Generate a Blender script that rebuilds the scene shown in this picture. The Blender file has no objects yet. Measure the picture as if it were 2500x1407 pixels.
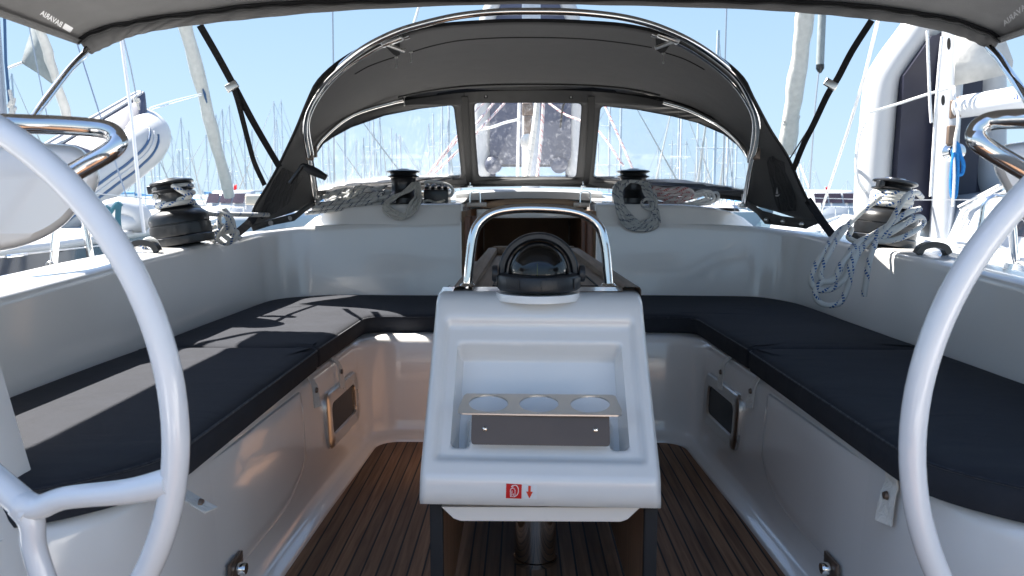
import bpy, bmesh, math, random
from mathutils import Vector, Matrix
from mathutils.geometry import tessellate_polygon
from mathutils.bvhtree import BVHTree
R = math.radians; PI = math.pi
random.seed(7)
scene = bpy.context.scene
COL = scene.collection
# ------------------------------------------------------------------ camera
F = 1875.0
YAW = math.atan(23 / F); PIT = math.atan(213 / F)
CAM = Vector((-.035, 0, .925))
cd = bpy.data.cameras.new('camera'); cam = bpy.data.objects.new('camera', cd); COL.objects.link(cam)
cam.location = CAM; cam.rotation_euler = (PI / 2 - PIT, 0, YAW)
cd.sensor_width = 36; cd.lens = 36 * F / 2500; cd.clip_start = .05; cd.clip_end = 3000
cd.dof.use_dof = True; cd.dof.focus_distance = 2.2; cd.dof.aperture_fstop = 9
scene.camera = cam
# ------------------------------------------------------------------ light
SUN = Vector((-.71, .28, 1.0)).normalized()
EL = math.asin(SUN.z); AZ = math.atan2(SUN.x, SUN.y)
w = bpy.data.worlds.new('World'); scene.world = w; w.use_nodes = True
nt = w.node_tree; nt.nodes.clear()
sky = nt.nodes.new('ShaderNodeTexSky'); sky.sky_type = 'NISHITA'; sky.sun_disc = False
sky.sun_elevation = EL; sky.sun_rotation = AZ; sky.air_density = 1.0; sky.dust_density = .6; sky.ozone_density = 1.2
bg = nt.nodes.new('ShaderNodeBackground'); bg.inputs[1].default_value = .085
ow = nt.nodes.new('ShaderNodeOutputWorld')
# pale haze low over the horizon, as on a warm day in harbour
wtc = nt.nodes.new('ShaderNodeTexCoord'); wsx = nt.nodes.new('ShaderNodeSeparateXYZ'); nt.links.new(wtc.outputs['Generated'], wsx.inputs[0])
wcr = nt.nodes.new('ShaderNodeValToRGB'); wce = wcr.color_ramp.elements; K = .34
for pos, c in ((0.0, (1.85, 2.5, 3.1)), (.10, (1.35, 2.2, 3.15)), (.19, (.98, 1.88, 3.05)), (.27, (.70, 1.6, 2.95)), (.6, (.7, 1.5, 2.8))):
    e = wce[0] if pos == 0 else (wce[1] if pos == .6 else wce.new(pos)); e.position = pos; e.color = (c[0] * K, c[1] * K, c[2] * K, 1)
nt.links.new(wsx.outputs[2], wcr.inputs[0])
wsc = nt.nodes.new('ShaderNodeVectorMath'); wsc.operation = 'SCALE'; wsc.inputs['Scale'].default_value = 1 / K; nt.links.new(wcr.outputs[0], wsc.inputs[0])
wmr = nt.nodes.new('ShaderNodeMapRange'); wmr.interpolation_type = 'SMOOTHSTEP'; wmr.inputs[1].default_value = .28; wmr.inputs[2].default_value = .6; wmr.inputs[3].default_value = .95; wmr.inputs[4].default_value = .0
nt.links.new(wsx.outputs[2], wmr.inputs[0]); wmx = nt.nodes.new('ShaderNodeMix'); wmx.data_type = 'RGBA'
nt.links.new(wmr.outputs[0], wmx.inputs[0]); nt.links.new(sky.outputs[0], wmx.inputs[6]); nt.links.new(wsc.outputs[0], wmx.inputs[7])
nt.links.new(wmx.outputs[2], bg.inputs[0]); nt.links.new(bg.outputs[0], ow.inputs[0])
sl = bpy.data.lights.new('sun', 'SUN'); sl.energy = 5.0; sl.angle = R(.6); sl.color = (1, .955, .89)
so = bpy.data.objects.new('sun', sl); COL.objects.link(so); so.rotation_euler = SUN.to_track_quat('Z', 'Y').to_euler()
so.location = (0, 0, 20)
scene.view_settings.view_transform = 'Standard'; scene.view_settings.look = 'None'
scene.view_settings.exposure = 2.02; scene.view_settings.gamma = 1
scene.cycles.max_bounces = 8; scene.cycles.transparent_max_bounces = 12
# ------------------------------------------------------------------ picture measuring
_d = Vector((-math.sin(YAW) * math.cos(PIT), math.cos(YAW) * math.cos(PIT), -math.sin(PIT)))
_r = Vector((math.cos(YAW), math.sin(YAW), 0)); _u = _r.cross(_d)
def ray(x, y): return _d * F + _r * (x - 1250) - _u * (y - 703.5)
def at(x, y, Y): v = ray(x, y); return CAM + v * (Y / v.y)
def atz(x, y, Z): v = ray(x, y); return CAM + v * ((Z - CAM.z) / v.z)
def atx(x, y, X): v = ray(x, y); return CAM + v * ((X - CAM.x) / v.x)
def V(*a): return Vector(a)
# ------------------------------------------------------------------ materials
def mat(name, col=(.8, .8, .8), rough=.5, metal=0, coat=0, spec=.5, noise=None, bump=None, trans=0, sheen=0, emit=None):
    """noise=(scale, amount) colour variation; bump=(scale, strength, detail)"""
    m = bpy.data.materials.new(name); m.use_nodes = True; n = m.node_tree.nodes; l = m.node_tree.links
    b = n['Principled BSDF']; b.inputs['Base Color'].default_value = (*col, 1); b.inputs['Roughness'].default_value = rough
    b.inputs['Metallic'].default_value = metal; b.inputs['Coat Weight'].default_value = coat; b.inputs['Coat Roughness'].default_value = .04
    b.inputs['Specular IOR Level'].default_value = spec; b.inputs['Sheen Weight'].default_value = sheen
    tc = n.new('ShaderNodeTexCoord')
    if noise:
        t = n.new('ShaderNodeTexNoise'); t.inputs['Scale'].default_value = noise[0]; t.inputs['Detail'].default_value = 6
        l.new(tc.outputs['Object'], t.inputs['Vector'])
        mr = n.new('ShaderNodeMapRange'); mr.inputs[1].default_value = .3; mr.inputs[2].default_value = .7
        mr.inputs[3].default_value = 1 - noise[1]; mr.inputs[4].default_value = 1 + noise[1]
        l.new(t.outputs[0], mr.inputs[0])
        mx = n.new('ShaderNodeVectorMath'); mx.operation = 'SCALE'; mx.inputs[0].default_value = col
        l.new(mr.outputs[0], mx.inputs['Scale']); l.new(mx.outputs[0], b.inputs['Base Color'])
        r2 = n.new('ShaderNodeMapRange'); r2.inputs[3].default_value = rough * .8; r2.inputs[4].default_value = min(1, rough * 1.3)
        l.new(t.outputs[0], r2.inputs[0]); l.new(r2.outputs[0], b.inputs['Roughness'])
    if bump:
        t = n.new('ShaderNodeTexNoise'); t.inputs['Scale'].default_value = bump[0]; t.inputs['Detail'].default_value = bump[2] if len(bump) > 2 else 2
        l.new(tc.outputs['Object'], t.inputs['Vector'])
        bp = n.new('ShaderNodeBump'); bp.inputs['Strength'].default_value = bump[1]; bp.inputs['Distance'].default_value = .01
        l.new(t.outputs[0], bp.inputs['Height']); l.new(bp.outputs[0], b.inputs['Normal'])
    if trans:
        o = n['Material Output']; tr = n.new('ShaderNodeBsdfTranslucent'); tr.inputs[0].default_value = (*[min(1, c * 2.2) for c in col], 1)
        ms = n.new('ShaderNodeMixShader'); ms.inputs[0].default_value = trans
        l.new(b.outputs[0], ms.inputs[1]); l.new(tr.outputs[0], ms.inputs[2]); l.new(ms.outputs[0], o.inputs[0])
    return m
def fabric(name, col, rough=.9, trans=0, wr=8, wstr=.4, sheen=.2, weave=900):
    """woven cloth: two fine crossing weave waves, soft wrinkles, faint tone changes"""
    m = mat(name, col, rough, spec=.15, trans=trans, sheen=sheen, noise=(14, .12)); n = m.node_tree.nodes; l = m.node_tree.links
    b = n['Principled BSDF']; tc = n.new('ShaderNodeTexCoord')
    wv = []
    for ax in ('X', 'Y'):
        t = n.new('ShaderNodeTexWave'); t.bands_direction = ax; t.inputs['Scale'].default_value = weave / 6.28; t.inputs['Distortion'].default_value = .6
        l.new(tc.outputs['Object'], t.inputs['Vector']); wv.append(t)
    a = n.new('ShaderNodeMath'); a.operation = 'ADD'; l.new(wv[0].outputs[1], a.inputs[0]); l.new(wv[1].outputs[1], a.inputs[1])
    b1 = n.new('ShaderNodeBump'); b1.inputs['Strength'].default_value = .25; b1.inputs['Distance'].default_value = .001; l.new(a.outputs[0], b1.inputs['Height'])
    t = n.new('ShaderNodeTexNoise'); t.inputs['Scale'].default_value = wr; t.inputs['Detail'].default_value = 3; t.inputs['Distortion'].default_value = .8
    mp = n.new('ShaderNodeMapping'); mp.inputs['Scale'].default_value = (1, 2.2, 1.4)
    l.new(tc.outputs['Object'], mp.inputs[0]); l.new(mp.outputs[0], t.inputs['Vector'])
    b2 = n.new('ShaderNodeBump'); b2.inputs['Strength'].default_value = wstr; b2.inputs['Distance'].default_value = .012
    l.new(t.outputs[0], b2.inputs['Height']); l.new(b1.outputs[0], b2.inputs['Normal']); l.new(b2.outputs[0], b.inputs['Normal'])
    return m
def wood(name, c1, c2, rough=.55, axis='Y', scale=1.0):
    m = mat(name, c1, rough); n = m.node_tree.nodes; l = m.node_tree.links; b = n['Principled BSDF']
    tc = n.new('ShaderNodeTexCoord'); mp = n.new('ShaderNodeMapping')
    s = {'X': (1.5, 30, 30), 'Y': (30, 1.5, 30), 'Z': (30, 30, 1.5)}[axis]; mp.inputs['Scale'].default_value = [v * scale for v in s]
    l.new(tc.outputs['Object'], mp.inputs[0])
    t = n.new('ShaderNodeTexNoise'); t.inputs['Scale'].default_value = 2.5; t.inputs['Detail'].default_value = 9; t.inputs['Distortion'].default_value = .5
    l.new(mp.outputs[0], t.inputs['Vector'])
    cr = n.new('ShaderNodeValToRGB'); cr.color_ramp.elements[0].position = .35; cr.color_ramp.elements[1].position = .68
    cr.color_ramp.elements[0].color = (*c1, 1); cr.color_ramp.elements[1].color = (*c2, 1)
    l.new(t.outputs[0], cr.inputs[0]); l.new(cr.outputs[0], b.inputs['Base Color'])
    bp = n.new('ShaderNodeBump'); bp.inputs['Strength'].default_value = .25; bp.inputs['Distance'].default_value = .002
    l.new(t.outputs[0], bp.inputs['Height']); l.new(bp.outputs[0], b.inputs['Normal'])
    return m
def planks(name):
    m = wood(name, (.15, .074, .038), (.28, .16, .092), .6); n = m.node_tree.nodes; l = m.node_tree.links; b = n['Principled BSDF']
    src = b.inputs['Base Color'].links[0].from_socket
    tc = n.new('ShaderNodeTexCoord'); sx = n.new('ShaderNodeSeparateXYZ'); l.new(tc.outputs['Object'], sx.inputs[0])
    a = n.new('ShaderNodeMath'); a.operation = 'MULTIPLY'; a.inputs[1].default_value = 1 / .0385; l.new(sx.outputs[0], a.inputs[0])
    a0 = n.new('ShaderNodeMath'); a0.operation = 'ADD'; a0.inputs[1].default_value = .35; l.new(a.outputs[0], a0.inputs[0])
    fr = n.new('ShaderNodeMath'); fr.operation = 'FRACT'; l.new(a0.outputs[0], fr.inputs[0])
    fl = n.new('ShaderNodeMath'); fl.operation = 'FLOOR'; l.new(a0.outputs[0], fl.inputs[0])
    wn = n.new('ShaderNodeTexWhiteNoise'); wn.noise_dimensions = '1D'; l.new(fl.outputs[0], wn.inputs['W'])
    mr = n.new('ShaderNodeMapRange'); mr.inputs[3].default_value = .75; mr.inputs[4].default_value = 1.25; l.new(wn.outputs[0], mr.inputs[0])
    sc = n.new('ShaderNodeVectorMath'); sc.operation = 'SCALE'; l.new(src, sc.inputs[0]); l.new(mr.outputs[0], sc.inputs['Scale'])
    lt = n.new('ShaderNodeMath'); lt.operation = 'LESS_THAN'; lt.inputs[1].default_value = .13; l.new(fr.outputs[0], lt.inputs[0])
    mx = n.new('ShaderNodeMix'); mx.data_type = 'RGBA'; l.new(lt.outputs[0], mx.inputs[0]); l.new(sc.outputs[0], mx.inputs[6]); mx.inputs[7].default_value = (.006, .006, .006, 1)
    l.new(mx.outputs[2], b.inputs['Base Color'])
    return m
def rope_mat(name, base, fleck, vs=28, us=2, thr=.42, fmod=(9, .5)):
    m = mat(name, base, .85, spec=.2); n = m.node_tree.nodes; l = m.node_tree.links; b = n['Principled BSDF']
    uv = n.new('ShaderNodeUVMap'); sx = n.new('ShaderNodeSeparateXYZ'); l.new(uv.outputs[0], sx.inputs[0])
    def op(o, a, c, cl=False):
        x = n.new('ShaderNodeMath'); x.operation = o
        for i, q in enumerate((a, c)):
            if q is None: continue
            if isinstance(q, (int, float)): x.inputs[i].default_value = q
            else: l.new(q, x.inputs[i])
        return x.outputs[0]
    u, v = sx.outputs[0], sx.outputs[1]
    h1 = op('FRACT', op('ADD', op('MULTIPLY', v, vs), op('MULTIPLY', u, us)), None)
    h2 = op('FRACT', op('SUBTRACT', op('MULTIPLY', v, vs * 2.7), op('MULTIPLY', u, us * 2)), None)
    h3 = op('FRACT', op('ADD', op('MULTIPLY', v, fmod[0]), op('MULTIPLY', u, 1)), None)
    f = op('MULTIPLY', op('MULTIPLY', op('LESS_THAN', h1, thr), op('LESS_THAN', h2, .6)), op('LESS_THAN', h3, fmod[1]))
    mx = n.new('ShaderNodeMix'); mx.data_type = 'RGBA'; l.new(f, mx.inputs[0]); mx.inputs[6].default_value = (*base, 1); mx.inputs[7].default_value = (*fleck, 1)
    l.new(mx.outputs[2], b.inputs['Base Color'])
    g1 = op('SINE', op('ADD', op('MULTIPLY', v, 1500), op('MULTIPLY', u, 25.13)), None)
    g2 = op('SINE', op('SUBTRACT', op('MULTIPLY', v, 1500), op('MULTIPLY', u, 25.13)), None)
    bp = n.new('ShaderNodeBump'); bp.inputs['Strength'].default_value = .5; bp.inputs['Distance'].default_value = .0012
    l.new(op('MULTIPLY', g1, g2), bp.inputs['Height']); l.new(bp.outputs[0], b.inputs['Normal'])
    return m
def vinyl(name):
    m = bpy.data.materials.new(name); m.use_nodes = True; n = m.node_tree.nodes; l = m.node_tree.links; n.remove(n['Principled BSDF'])
    o = n['Material Output']; tr = n.new('ShaderNodeBsdfTransparent'); tr.inputs[0].default_value = (.96, .97, .98, 1)
    gl = n.new('ShaderNodeBsdfGlossy'); gl.inputs['Roughness'].default_value = .06
    df = n.new('ShaderNodeBsdfDiffuse'); df.inputs[0].default_value = (.8, .82, .85, 1); tl = n.new('ShaderNodeBsdfTranslucent'); tl.inputs[0].default_value = (.8, .82, .85, 1)
    tc = n.new('ShaderNodeTexCoord'); mp = n.new('ShaderNodeMapping'); mp.inputs['Scale'].default_value = (14, 14, 1.1); mp.inputs['Rotation'].default_value = (0, R(12), 0)
    l.new(tc.outputs['Object'], mp.inputs[0]); t = n.new('ShaderNodeTexNoise'); t.inputs['Scale'].default_value = 3; t.inputs['Detail'].default_value = 9
    t.inputs['Roughness'].default_value = .7; t.inputs['Distortion'].default_value = .6; l.new(mp.outputs[0], t.inputs['Vector'])
    mr = n.new('ShaderNodeMapRange'); mr.inputs[1].default_value = .52; mr.inputs[2].default_value = .8; mr.inputs[3].default_value = .03; mr.inputs[4].default_value = .34; l.new(t.outputs[0], mr.inputs[0])
    a = n.new('ShaderNodeMixShader'); a.inputs[0].default_value = .5; l.new(df.outputs[0], a.inputs[1]); l.new(tl.outputs[0], a.inputs[2])
    c = n.new('ShaderNodeMixShader'); l.new(mr.outputs[0], c.inputs[0]); l.new(tr.outputs[0], c.inputs[1]); l.new(a.outputs[0], c.inputs[2])
    fr = n.new('ShaderNodeFresnel'); fr.inputs[0].default_value = 1.35
    e = n.new('ShaderNodeMixShader'); l.new(fr.outputs[0], e.inputs[0]); l.new(c.outputs[0], e.inputs[1]); l.new(gl.outputs[0], e.inputs[2]); l.new(e.outputs[0], o.inputs[0])
    return m
def glassdome(name):
    m = bpy.data.materials.new(name); m.use_nodes = True; n = m.node_tree.nodes; l = m.node_tree.links; n.remove(n['Principled BSDF'])
    o = n['Material Output']; tr = n.new('ShaderNodeBsdfTransparent'); tr.inputs[0].default_value = (.30, .33, .36, 1)
    gl = n.new('ShaderNodeBsdfGlossy'); gl.inputs['Roughness'].default_value = .01
    fr = n.new('ShaderNodeFresnel'); fr.inputs[0].default_value = 1.6
    e = n.new('ShaderNodeMixShader'); l.new(fr.outputs[0], e.inputs[0]); l.new(tr.outputs[0], e.inputs[1]); l.new(gl.outputs[0], e.inputs[2]); l.new(e.outputs[0], o.inputs[0])
    return m
M = dict(
    gel=mat('white_gelcoat', (.83, .81, .78), .16, coat=.6, noise=(3, .02), bump=(2.2, .03)),
    gel2=mat('warm_gelcoat', (.74, .66, .58), .3, coat=.2, noise=(5, .03)),
    nonskid=mat('nonskid_deck', (.56, .57, .57), .7, bump=(260, .5)),
    roughwhite=mat('painted_white', (.60, .61, .62), .35, coat=.2),
    powder=mat('powder_coated_white', (.70, .715, .74), .22, coat=.7, bump=(60, .03)),
    chrome=mat('polished_steel', (.74, .73, .71), .07, 1, bump=(25, .02), noise=(30, .03)),
    steel=mat('brushed_steel', (.58, .57, .55), .28, 1, noise=(5, .04)),
    darksteel=mat('shaded_steel', (.15, .108, .082), .38, .3, noise=(6, .12)),  # steel with dim brown reflections put into its base colour
    black=mat('black_plastic', (.012, .013, .016), .38, noise=(20, .2), bump=(300, .08)),
    winch=mat('black_anodised', (.009, .0095, .011), .34, .1, coat=.15, noise=(25, .2)),
    rubber=mat('black_rubber', (.01, .01, .012), .7, bump=(200, .1)),
    canvas=fabric('grey_canvas', (.092, .091, .090), .85, trans=.16, wr=3.5, wstr=.25, weave=1400),
    canvas2=fabric('bimini_canvas', (.125, .123, .121), .85, trans=.28, wr=2.5, wstr=.3, weave=1400),
    webb=fabric('black_webbing', (.014, .014, .015), .8, wr=20, weave=1400, sheen=0),
    pocket=fabric('black_pocket_cloth', (.010, .010, .012), .75, wr=12, wstr=.6),
    cush=fabric('navy_cushion_cloth', (.032, .034, .041), .95, wr=3.2, wstr=.65, sheen=.02, weave=1100),
    pipe=fabric('navy_piping', (.02, .023, .032), .9, wr=30),
    strap=fabric('white_webbing', (.68, .66, .61), .85, wr=40, weave=2500),
    teak=planks('teak_planking'),
    table=wood('table_teak', (.13, .082, .052), (.26, .175, .115), .5),
    tableX=wood('leaf_teak', (.16, .085, .048), (.30, .17, .10), .4, 'Z'),
    maho=wood('mahogany', (.12, .045, .022), (.24, .10, .05), .4, 'Z'),
    board=wood('washboard_teak', (.22, .12, .06), (.42, .25, .13), .45, 'X'),
    dark=mat("dark_interior", (.24, .15, .09), .7, noise=(3, .2)),
    seam=mat('black_seam', (.004, .004, .004), .6),
    vinyl=vinyl('clear_vinyl'), dome=glassdome('compass_glass'),
    darkglass=mat('smoked_glass', (.004, .004, .005), .25, spec=.12),
    yellow=mat('yellow_line', (.62, .6, .06), .5),
    red=mat('red_sticker', (.62, .018, .018), .35), redarrow=mat('orange_red_print', (.75, .06, .025), .4),
    white=mat('white_print', (.78, .78, .78), .5), greyprint=mat('grey_print', (.36, .36, .36), .7), palegrey=mat('silver_print', (.50, .50, .50), .6),
    blueprint=mat('blue_print', (.07, .15, .55), .5),
    rope_b=rope_mat('rope_blue_fleck', (.60, .60, .57), (.035, .10, .27)),
    rope_n=rope_mat('rope_navy_fleck', (.52, .52, .50), (.02, .04, .10), vs=36, thr=.4, fmod=(14, .6)),
    rope_c=rope_mat('rope_cream', (.56, .54, .49), (.05, .05, .07), vs=60, thr=.15, fmod=(20, .35)),
    rope_r=rope_mat('rope_red_fleck', (.66, .60, .58), (.42, .05, .05), vs=26, thr=.5, fmod=(9, .7)),
    rope_w=rope_mat('rope_white', (.72, .72, .70), (.6, .6, .6)),
    rope_blue=rope_mat('rope_blue', (.02, .16, .42), (.03, .22, .5)),
    pvcw=mat('white_pvc', (.46, .46, .455), .38, bump=(1.5, .15)),
    pvcs=mat('slate_pvc', (.055, .062, .10), .42, noise=(2.2, .22), bump=(2, .2)),
    pvcn=mat('navy_pvc', (.018, .018, .034), .38, noise=(2.5, .25), bump=(2, .3)),
    navystripe=mat('navy_stripe', (.03, .08, .17), .4), greyseam=mat('grey_seam', (.42, .44, .47), .5),
    navyhull=mat('navy_hull', (.014, .022, .045), .10, coat=.8, bump=(3, .06)),
    whull=mat('white_hull', (.46, .475, .49), .3, coat=.2, noise=(4, .03)),
    alu=mat('aluminium_spar', (.42, .44, .47), .32, .35, noise=(8, .04)),
    faralu=mat('hazed_spar', (.60, .63, .66), .5),  # far masts coloured paler in place of real haze
    sail=fabric('cream_sail', (.54, .525, .485), .9, trans=.15, wr=6, wstr=.8),
    sailg=fabric('grey_sail', (.24, .27, .275), .9, trans=.12, wr=5, wstr=.6),
    smoke=mat('smoked_window', (.035, .022, .028), .08, coat=.6, noise=(3, .3)),
    beige=mat('beige_awning', (.62, .53, .42), .8, noise=(6, .05)),
    teal=mat('teal_cloth', (.03, .12, .16), .8, noise=(20, .2)),
    bluec=mat('blue_cloth', (.12, .32, .55), .8), flag=mat('red_flag', (.72, .02, .03), .7, trans=.3),
    wire=mat('wire', (.45, .46, .48), .35, .8), wirew=mat('white_coated_wire', (.72, .72, .72), .5), darkwire=mat('dark_wire', (.10, .11, .13), .5),
)
# ------------------------------------------------------------------ mesh helpers
def catmull(pts, k=6, closed=False):
    pts = [Vector(p) for p in pts]; n = len(pts)
    if n < 3 or k <= 1: return pts
    out = []; rng = range(n) if closed else range(n - 1)
    for i in rng:
        if closed: p0, p1, p2, p3 = pts[(i - 1) % n], pts[i], pts[(i + 1) % n], pts[(i + 2) % n]
        else:
            p1, p2 = pts[i], pts[i + 1]; p0 = pts[i - 1] if i else p1 * 2 - p2; p3 = pts[i + 2] if i + 2 < n else p2 * 2 - p1
        for j in range(k):
            t = j / k
            out.append(.5 * ((2 * p1) + (p2 - p0) * t + (2 * p0 - 5 * p1 + 4 * p2 - p3) * t * t + (3 * p1 - p0 - 3 * p2 + p3) * t ** 3))
    if not closed: out.append(pts[-1])
    return out
def roundpoly(corners, seg=8):
    """corners: (x, y, radius) -> dense closed outline"""
    out = []; n = len(corners)
    for i in range(n):
        p = Vector(corners[i][:2]); a = Vector(corners[i - 1][:2]); b = Vector(corners[(i + 1) % n][:2]); r = corners[i][2]
        if r <= 0: out.append(p); continue
        da = (a - p).normalized(); db = (b - p).normalized(); ang = da.angle(db); d = r / math.tan(ang / 2)
        s = p + da * d; e = p + db * d
        for k in range(seg + 1):
            t = k / seg; q = s * (1 - t) ** 2 + p * 2 * t * (1 - t) + e * t * t; out.append(q)
    res = []
    for i, q in enumerate(out):
        b = out[(i + 1) % len(out)]; L = (b - q).length; m = max(1, int(L / .12)) if L < 20 else max(1, int(L / 25))
        for k in range(m): res.append(q.lerp(b, k / m))
    return res
def wloc(o): return o['_w'] if '_w' in o else (0, 0, 0)
class MB:
    def __init__(s): s.v = []; s.f = []; s.uv = []
    def add(s, verts, faces, uvs=None):
        o = len(s.v); s.v += [Vector(v) for v in verts]
        s.uv += (uvs if uvs else [(0, 0)] * len(verts))
        s.f += [tuple(i + o for i in f) for f in faces]; return s
    def tube(s, path, r, n=10, closed=False, k=1, cap=True):
        path = catmull(path, k, closed) if k > 1 else [Vector(p) for p in path]
        m = len(path); rr = r if callable(r) else (lambda t: r)
        T = []
        for i in range(m):
            a = path[(i - 1) % m] if (closed or i) else path[i]; b = path[(i + 1) % m] if (closed or i < m - 1) else path[i]
            t = (b - a); T.append(t.normalized() if t.length > 1e-9 else (T[-1] if T else V(0, 0, 1)))
        up = V(0, 0, 1) if abs(T[0].z) < .9 else V(1, 0, 0); N = (up - T[0] * up.dot(T[0])).normalized()
        vs = []; uv = []; fs = []; L = 0
        for i in range(m):
            if i: L += (path[i] - path[i - 1]).length
            N = (N - T[i] * N.dot(T[i])).normalized(); B = T[i].cross(N); ra = rr(i / max(1, m - 1))
            for j in range(n):
                a = 2 * PI * j / n; vs.append(path[i] + (N * math.cos(a) + B * math.sin(a)) * ra); uv.append((j / n, L))
        for i in range(m if closed else m - 1):
            for j in range(n): fs.append((i * n + j, ((i + 1) % m) * n + j, ((i + 1) % m) * n + (j + 1) % n, i * n + (j + 1) % n))
        if cap and not closed: fs.append(tuple(range(n))); fs.append(tuple((m - 1) * n + j for j in reversed(range(n))))
        # faces at the seam get their uv right per loop (see build)
        return s.add(vs, fs, uv)
    def box(s, c, size, rot=None, bev=0):
        x, y, z = [q / 2 for q in size]; b = bev
        if b <= 0: vs = [V(i * x, j * y, k * z) for i in (-1, 1) for j in (-1, 1) for k in (-1, 1)]; fs = [(0, 1, 3, 2), (4, 6, 7, 5), (0, 4, 5, 1), (2, 3, 7, 6), (0, 2, 6, 4), (1, 5, 7, 3)]
        else:
            bm = bmesh.new(); bmesh.ops.create_cube(bm, size=1)
            for v in bm.verts: v.co = V(v.co.x * size[0], v.co.y * size[1], v.co.z * size[2])
            bmesh.ops.bevel(bm, geom=bm.edges[:], offset=b, segments=3, profile=.5, affect='EDGES')
            bm.verts.index_update(); vs = [v.co.copy() for v in bm.verts]; fs = [tuple(v.index for v in f.verts) for f in bm.faces]; bm.free()
        if rot: vs = [rot @ v for v in vs]
        return s.add([v + Vector(c) for v in vs], fs)
    def lathe(s, prof, c=(0, 0, 0), n=32, rot=None, a0=0, a1=2 * PI):
        full = abs(a1 - a0 - 2 * PI) < 1e-6; m = n if full else n + 1; vs = []; fs = []
        for r, z in prof:
            for j in range(m):
                a = a0 + (a1 - a0) * j / n; v = V(r * math.cos(a), r * math.sin(a), z); vs.append((rot @ v if rot else v) + Vector(c))
        for i in range(len(prof) - 1):
            for j in range(n):
                q = (j + 1) % m; fs.append((i * m + j, i * m + q, (i + 1) * m + q, (i + 1) * m + j))
        return s.add(vs, fs)
    def grid(s, rows, close_u=False):
        n = len(rows[0]); vs = [v for r in rows for v in r]; fs = []
        for i in range(len(rows) - 1):
            for j in range(n if close_u else n - 1): q = (j + 1) % n; fs.append((i * n + j, i * n + q, (i + 1) * n + q, (i + 1) * n + j))
        return s.add(vs, fs)
    def poly(s, pts, holes=()):
        loops = [[Vector(p) for p in pts]] + [[Vector(p) for p in h] for h in holes]; fl = [p for l in loops for p in l]
        return s.add(fl, [tuple(t) for t in tessellate_polygon(loops)])
    def slab(s, pts, off):
        """flat outline with thickness vector off"""
        pts = [Vector(p) for p in pts]; n = len(pts); off = Vector(off); t = [tuple(q) for q in tessellate_polygon([pts])]
        s.add(pts + [p + off for p in pts], t + [tuple(i + n for i in reversed(q)) for q in t] + [(i, (i + 1) % n, n + (i + 1) % n, n + i) for i in range(n)]); return s
    def ribbon(s, path, wdir, wd, th=.002, k=6):
        path = catmull(path, k); rows = []
        for i, p in enumerate(path):
            W = Vector(wdir(i / (len(path) - 1)) if callable(wdir) else wdir).normalized() * wd / 2
            a = path[max(0, i - 1)]; b = path[min(len(path) - 1, i + 1)]; N = W.cross(b - a).normalized() * th / 2
            rows.append([p + W + N, p - W + N, p - W - N, p + W - N])
        s.grid(rows, True); o = len(s.v) - len(rows) * 4; s.f += [(o, o + 1, o + 2, o + 3), (len(s.v) - 1, len(s.v) - 2, len(s.v) - 3, len(s.v) - 4)]; return s
    def build(s, name, m, parent=None, smooth=40, solid=0, fix=True):
        me = bpy.data.meshes.new(name); me.from_pydata([tuple(v) for v in s.v], [], s.f); me.update()
        if fix:
            bm = bmesh.new(); bm.from_mesh(me); uvl = None
            bmesh.ops.recalc_face_normals(bm, faces=bm.faces[:]); bm.to_mesh(me); bm.free()
        ul = me.uv_layers.new(name='UVMap')
        for p in me.polygons:
            us = [s.uv[me.loops[li].vertex_index] for li in p.loop_indices]; wrap = max(u[0] for u in us) - min(u[0] for u in us) > .5 and len(us) <= 4
            for li, u in zip(p.loop_indices, us): ul.data[li].uv = (u[0] + 1 if wrap and u[0] < .5 else u[0], u[1])
        me.materials.append(m if not isinstance(m, str) else M[m])
        if smooth:
            me.polygons.foreach_set('use_smooth', [True] * len(me.polygons)); me.set_sharp_from_angle(angle=R(smooth))
        o = bpy.data.objects.new(name, me); COL.objects.link(o)
        if parent:
            o.parent = parent
            if parent.type == 'EMPTY': o.matrix_parent_inverse = Matrix.Translation(-parent.location)
        if solid: sm = o.modifiers.new('thickness', 'SOLIDIFY'); sm.thickness = solid; sm.offset = 0
        return o
def tag(o, label, cat, group=None, kind=None):
    o['label'] = label; o['category'] = cat
    if group: o['group'] = group
    if kind: o['kind'] = kind
    return o
def thing(name, label, cat, loc=(0, 0, 0), group=None):
    o = bpy.data.objects.new(name, None); COL.objects.link(o); o.location = loc; o.empty_display_size = .1
    return tag(o, label, cat, group)
def copy_tree(o, parent=None):
    c = o.copy(); COL.objects.link(c); c.parent = parent
    if parent: c.matrix_parent_inverse = o.matrix_parent_inverse.copy()
    for ch in o.children: copy_tree(ch, c)
    return c
def lerpk(keys, x):
    """piecewise linear of [(x, value)]"""
    if x <= keys[0][0]: return keys[0][1]
    for a, b in zip(keys, keys[1:]):
        if x <= b[0]:
            t = (x - a[0]) / (b[0] - a[0]); return a[1] * (1 - t) + b[1] * t
    return keys[-1][1]
def sst(a, b, x): t = min(1, max(0, (x - a) / (b - a))); return t * t * (3 - 2 * t)
def bvh(o): me = o.data; return BVHTree.FromPolygons([v.co for v in me.vertices], [tuple(p.vertices) for p in me.polygons])
def onto(tree, x, y, off=.003):
    v = ray(x, y).normalized(); h = tree.ray_cast(CAM, v)
    return (h[0] - v * off) if h[0] else None
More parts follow.
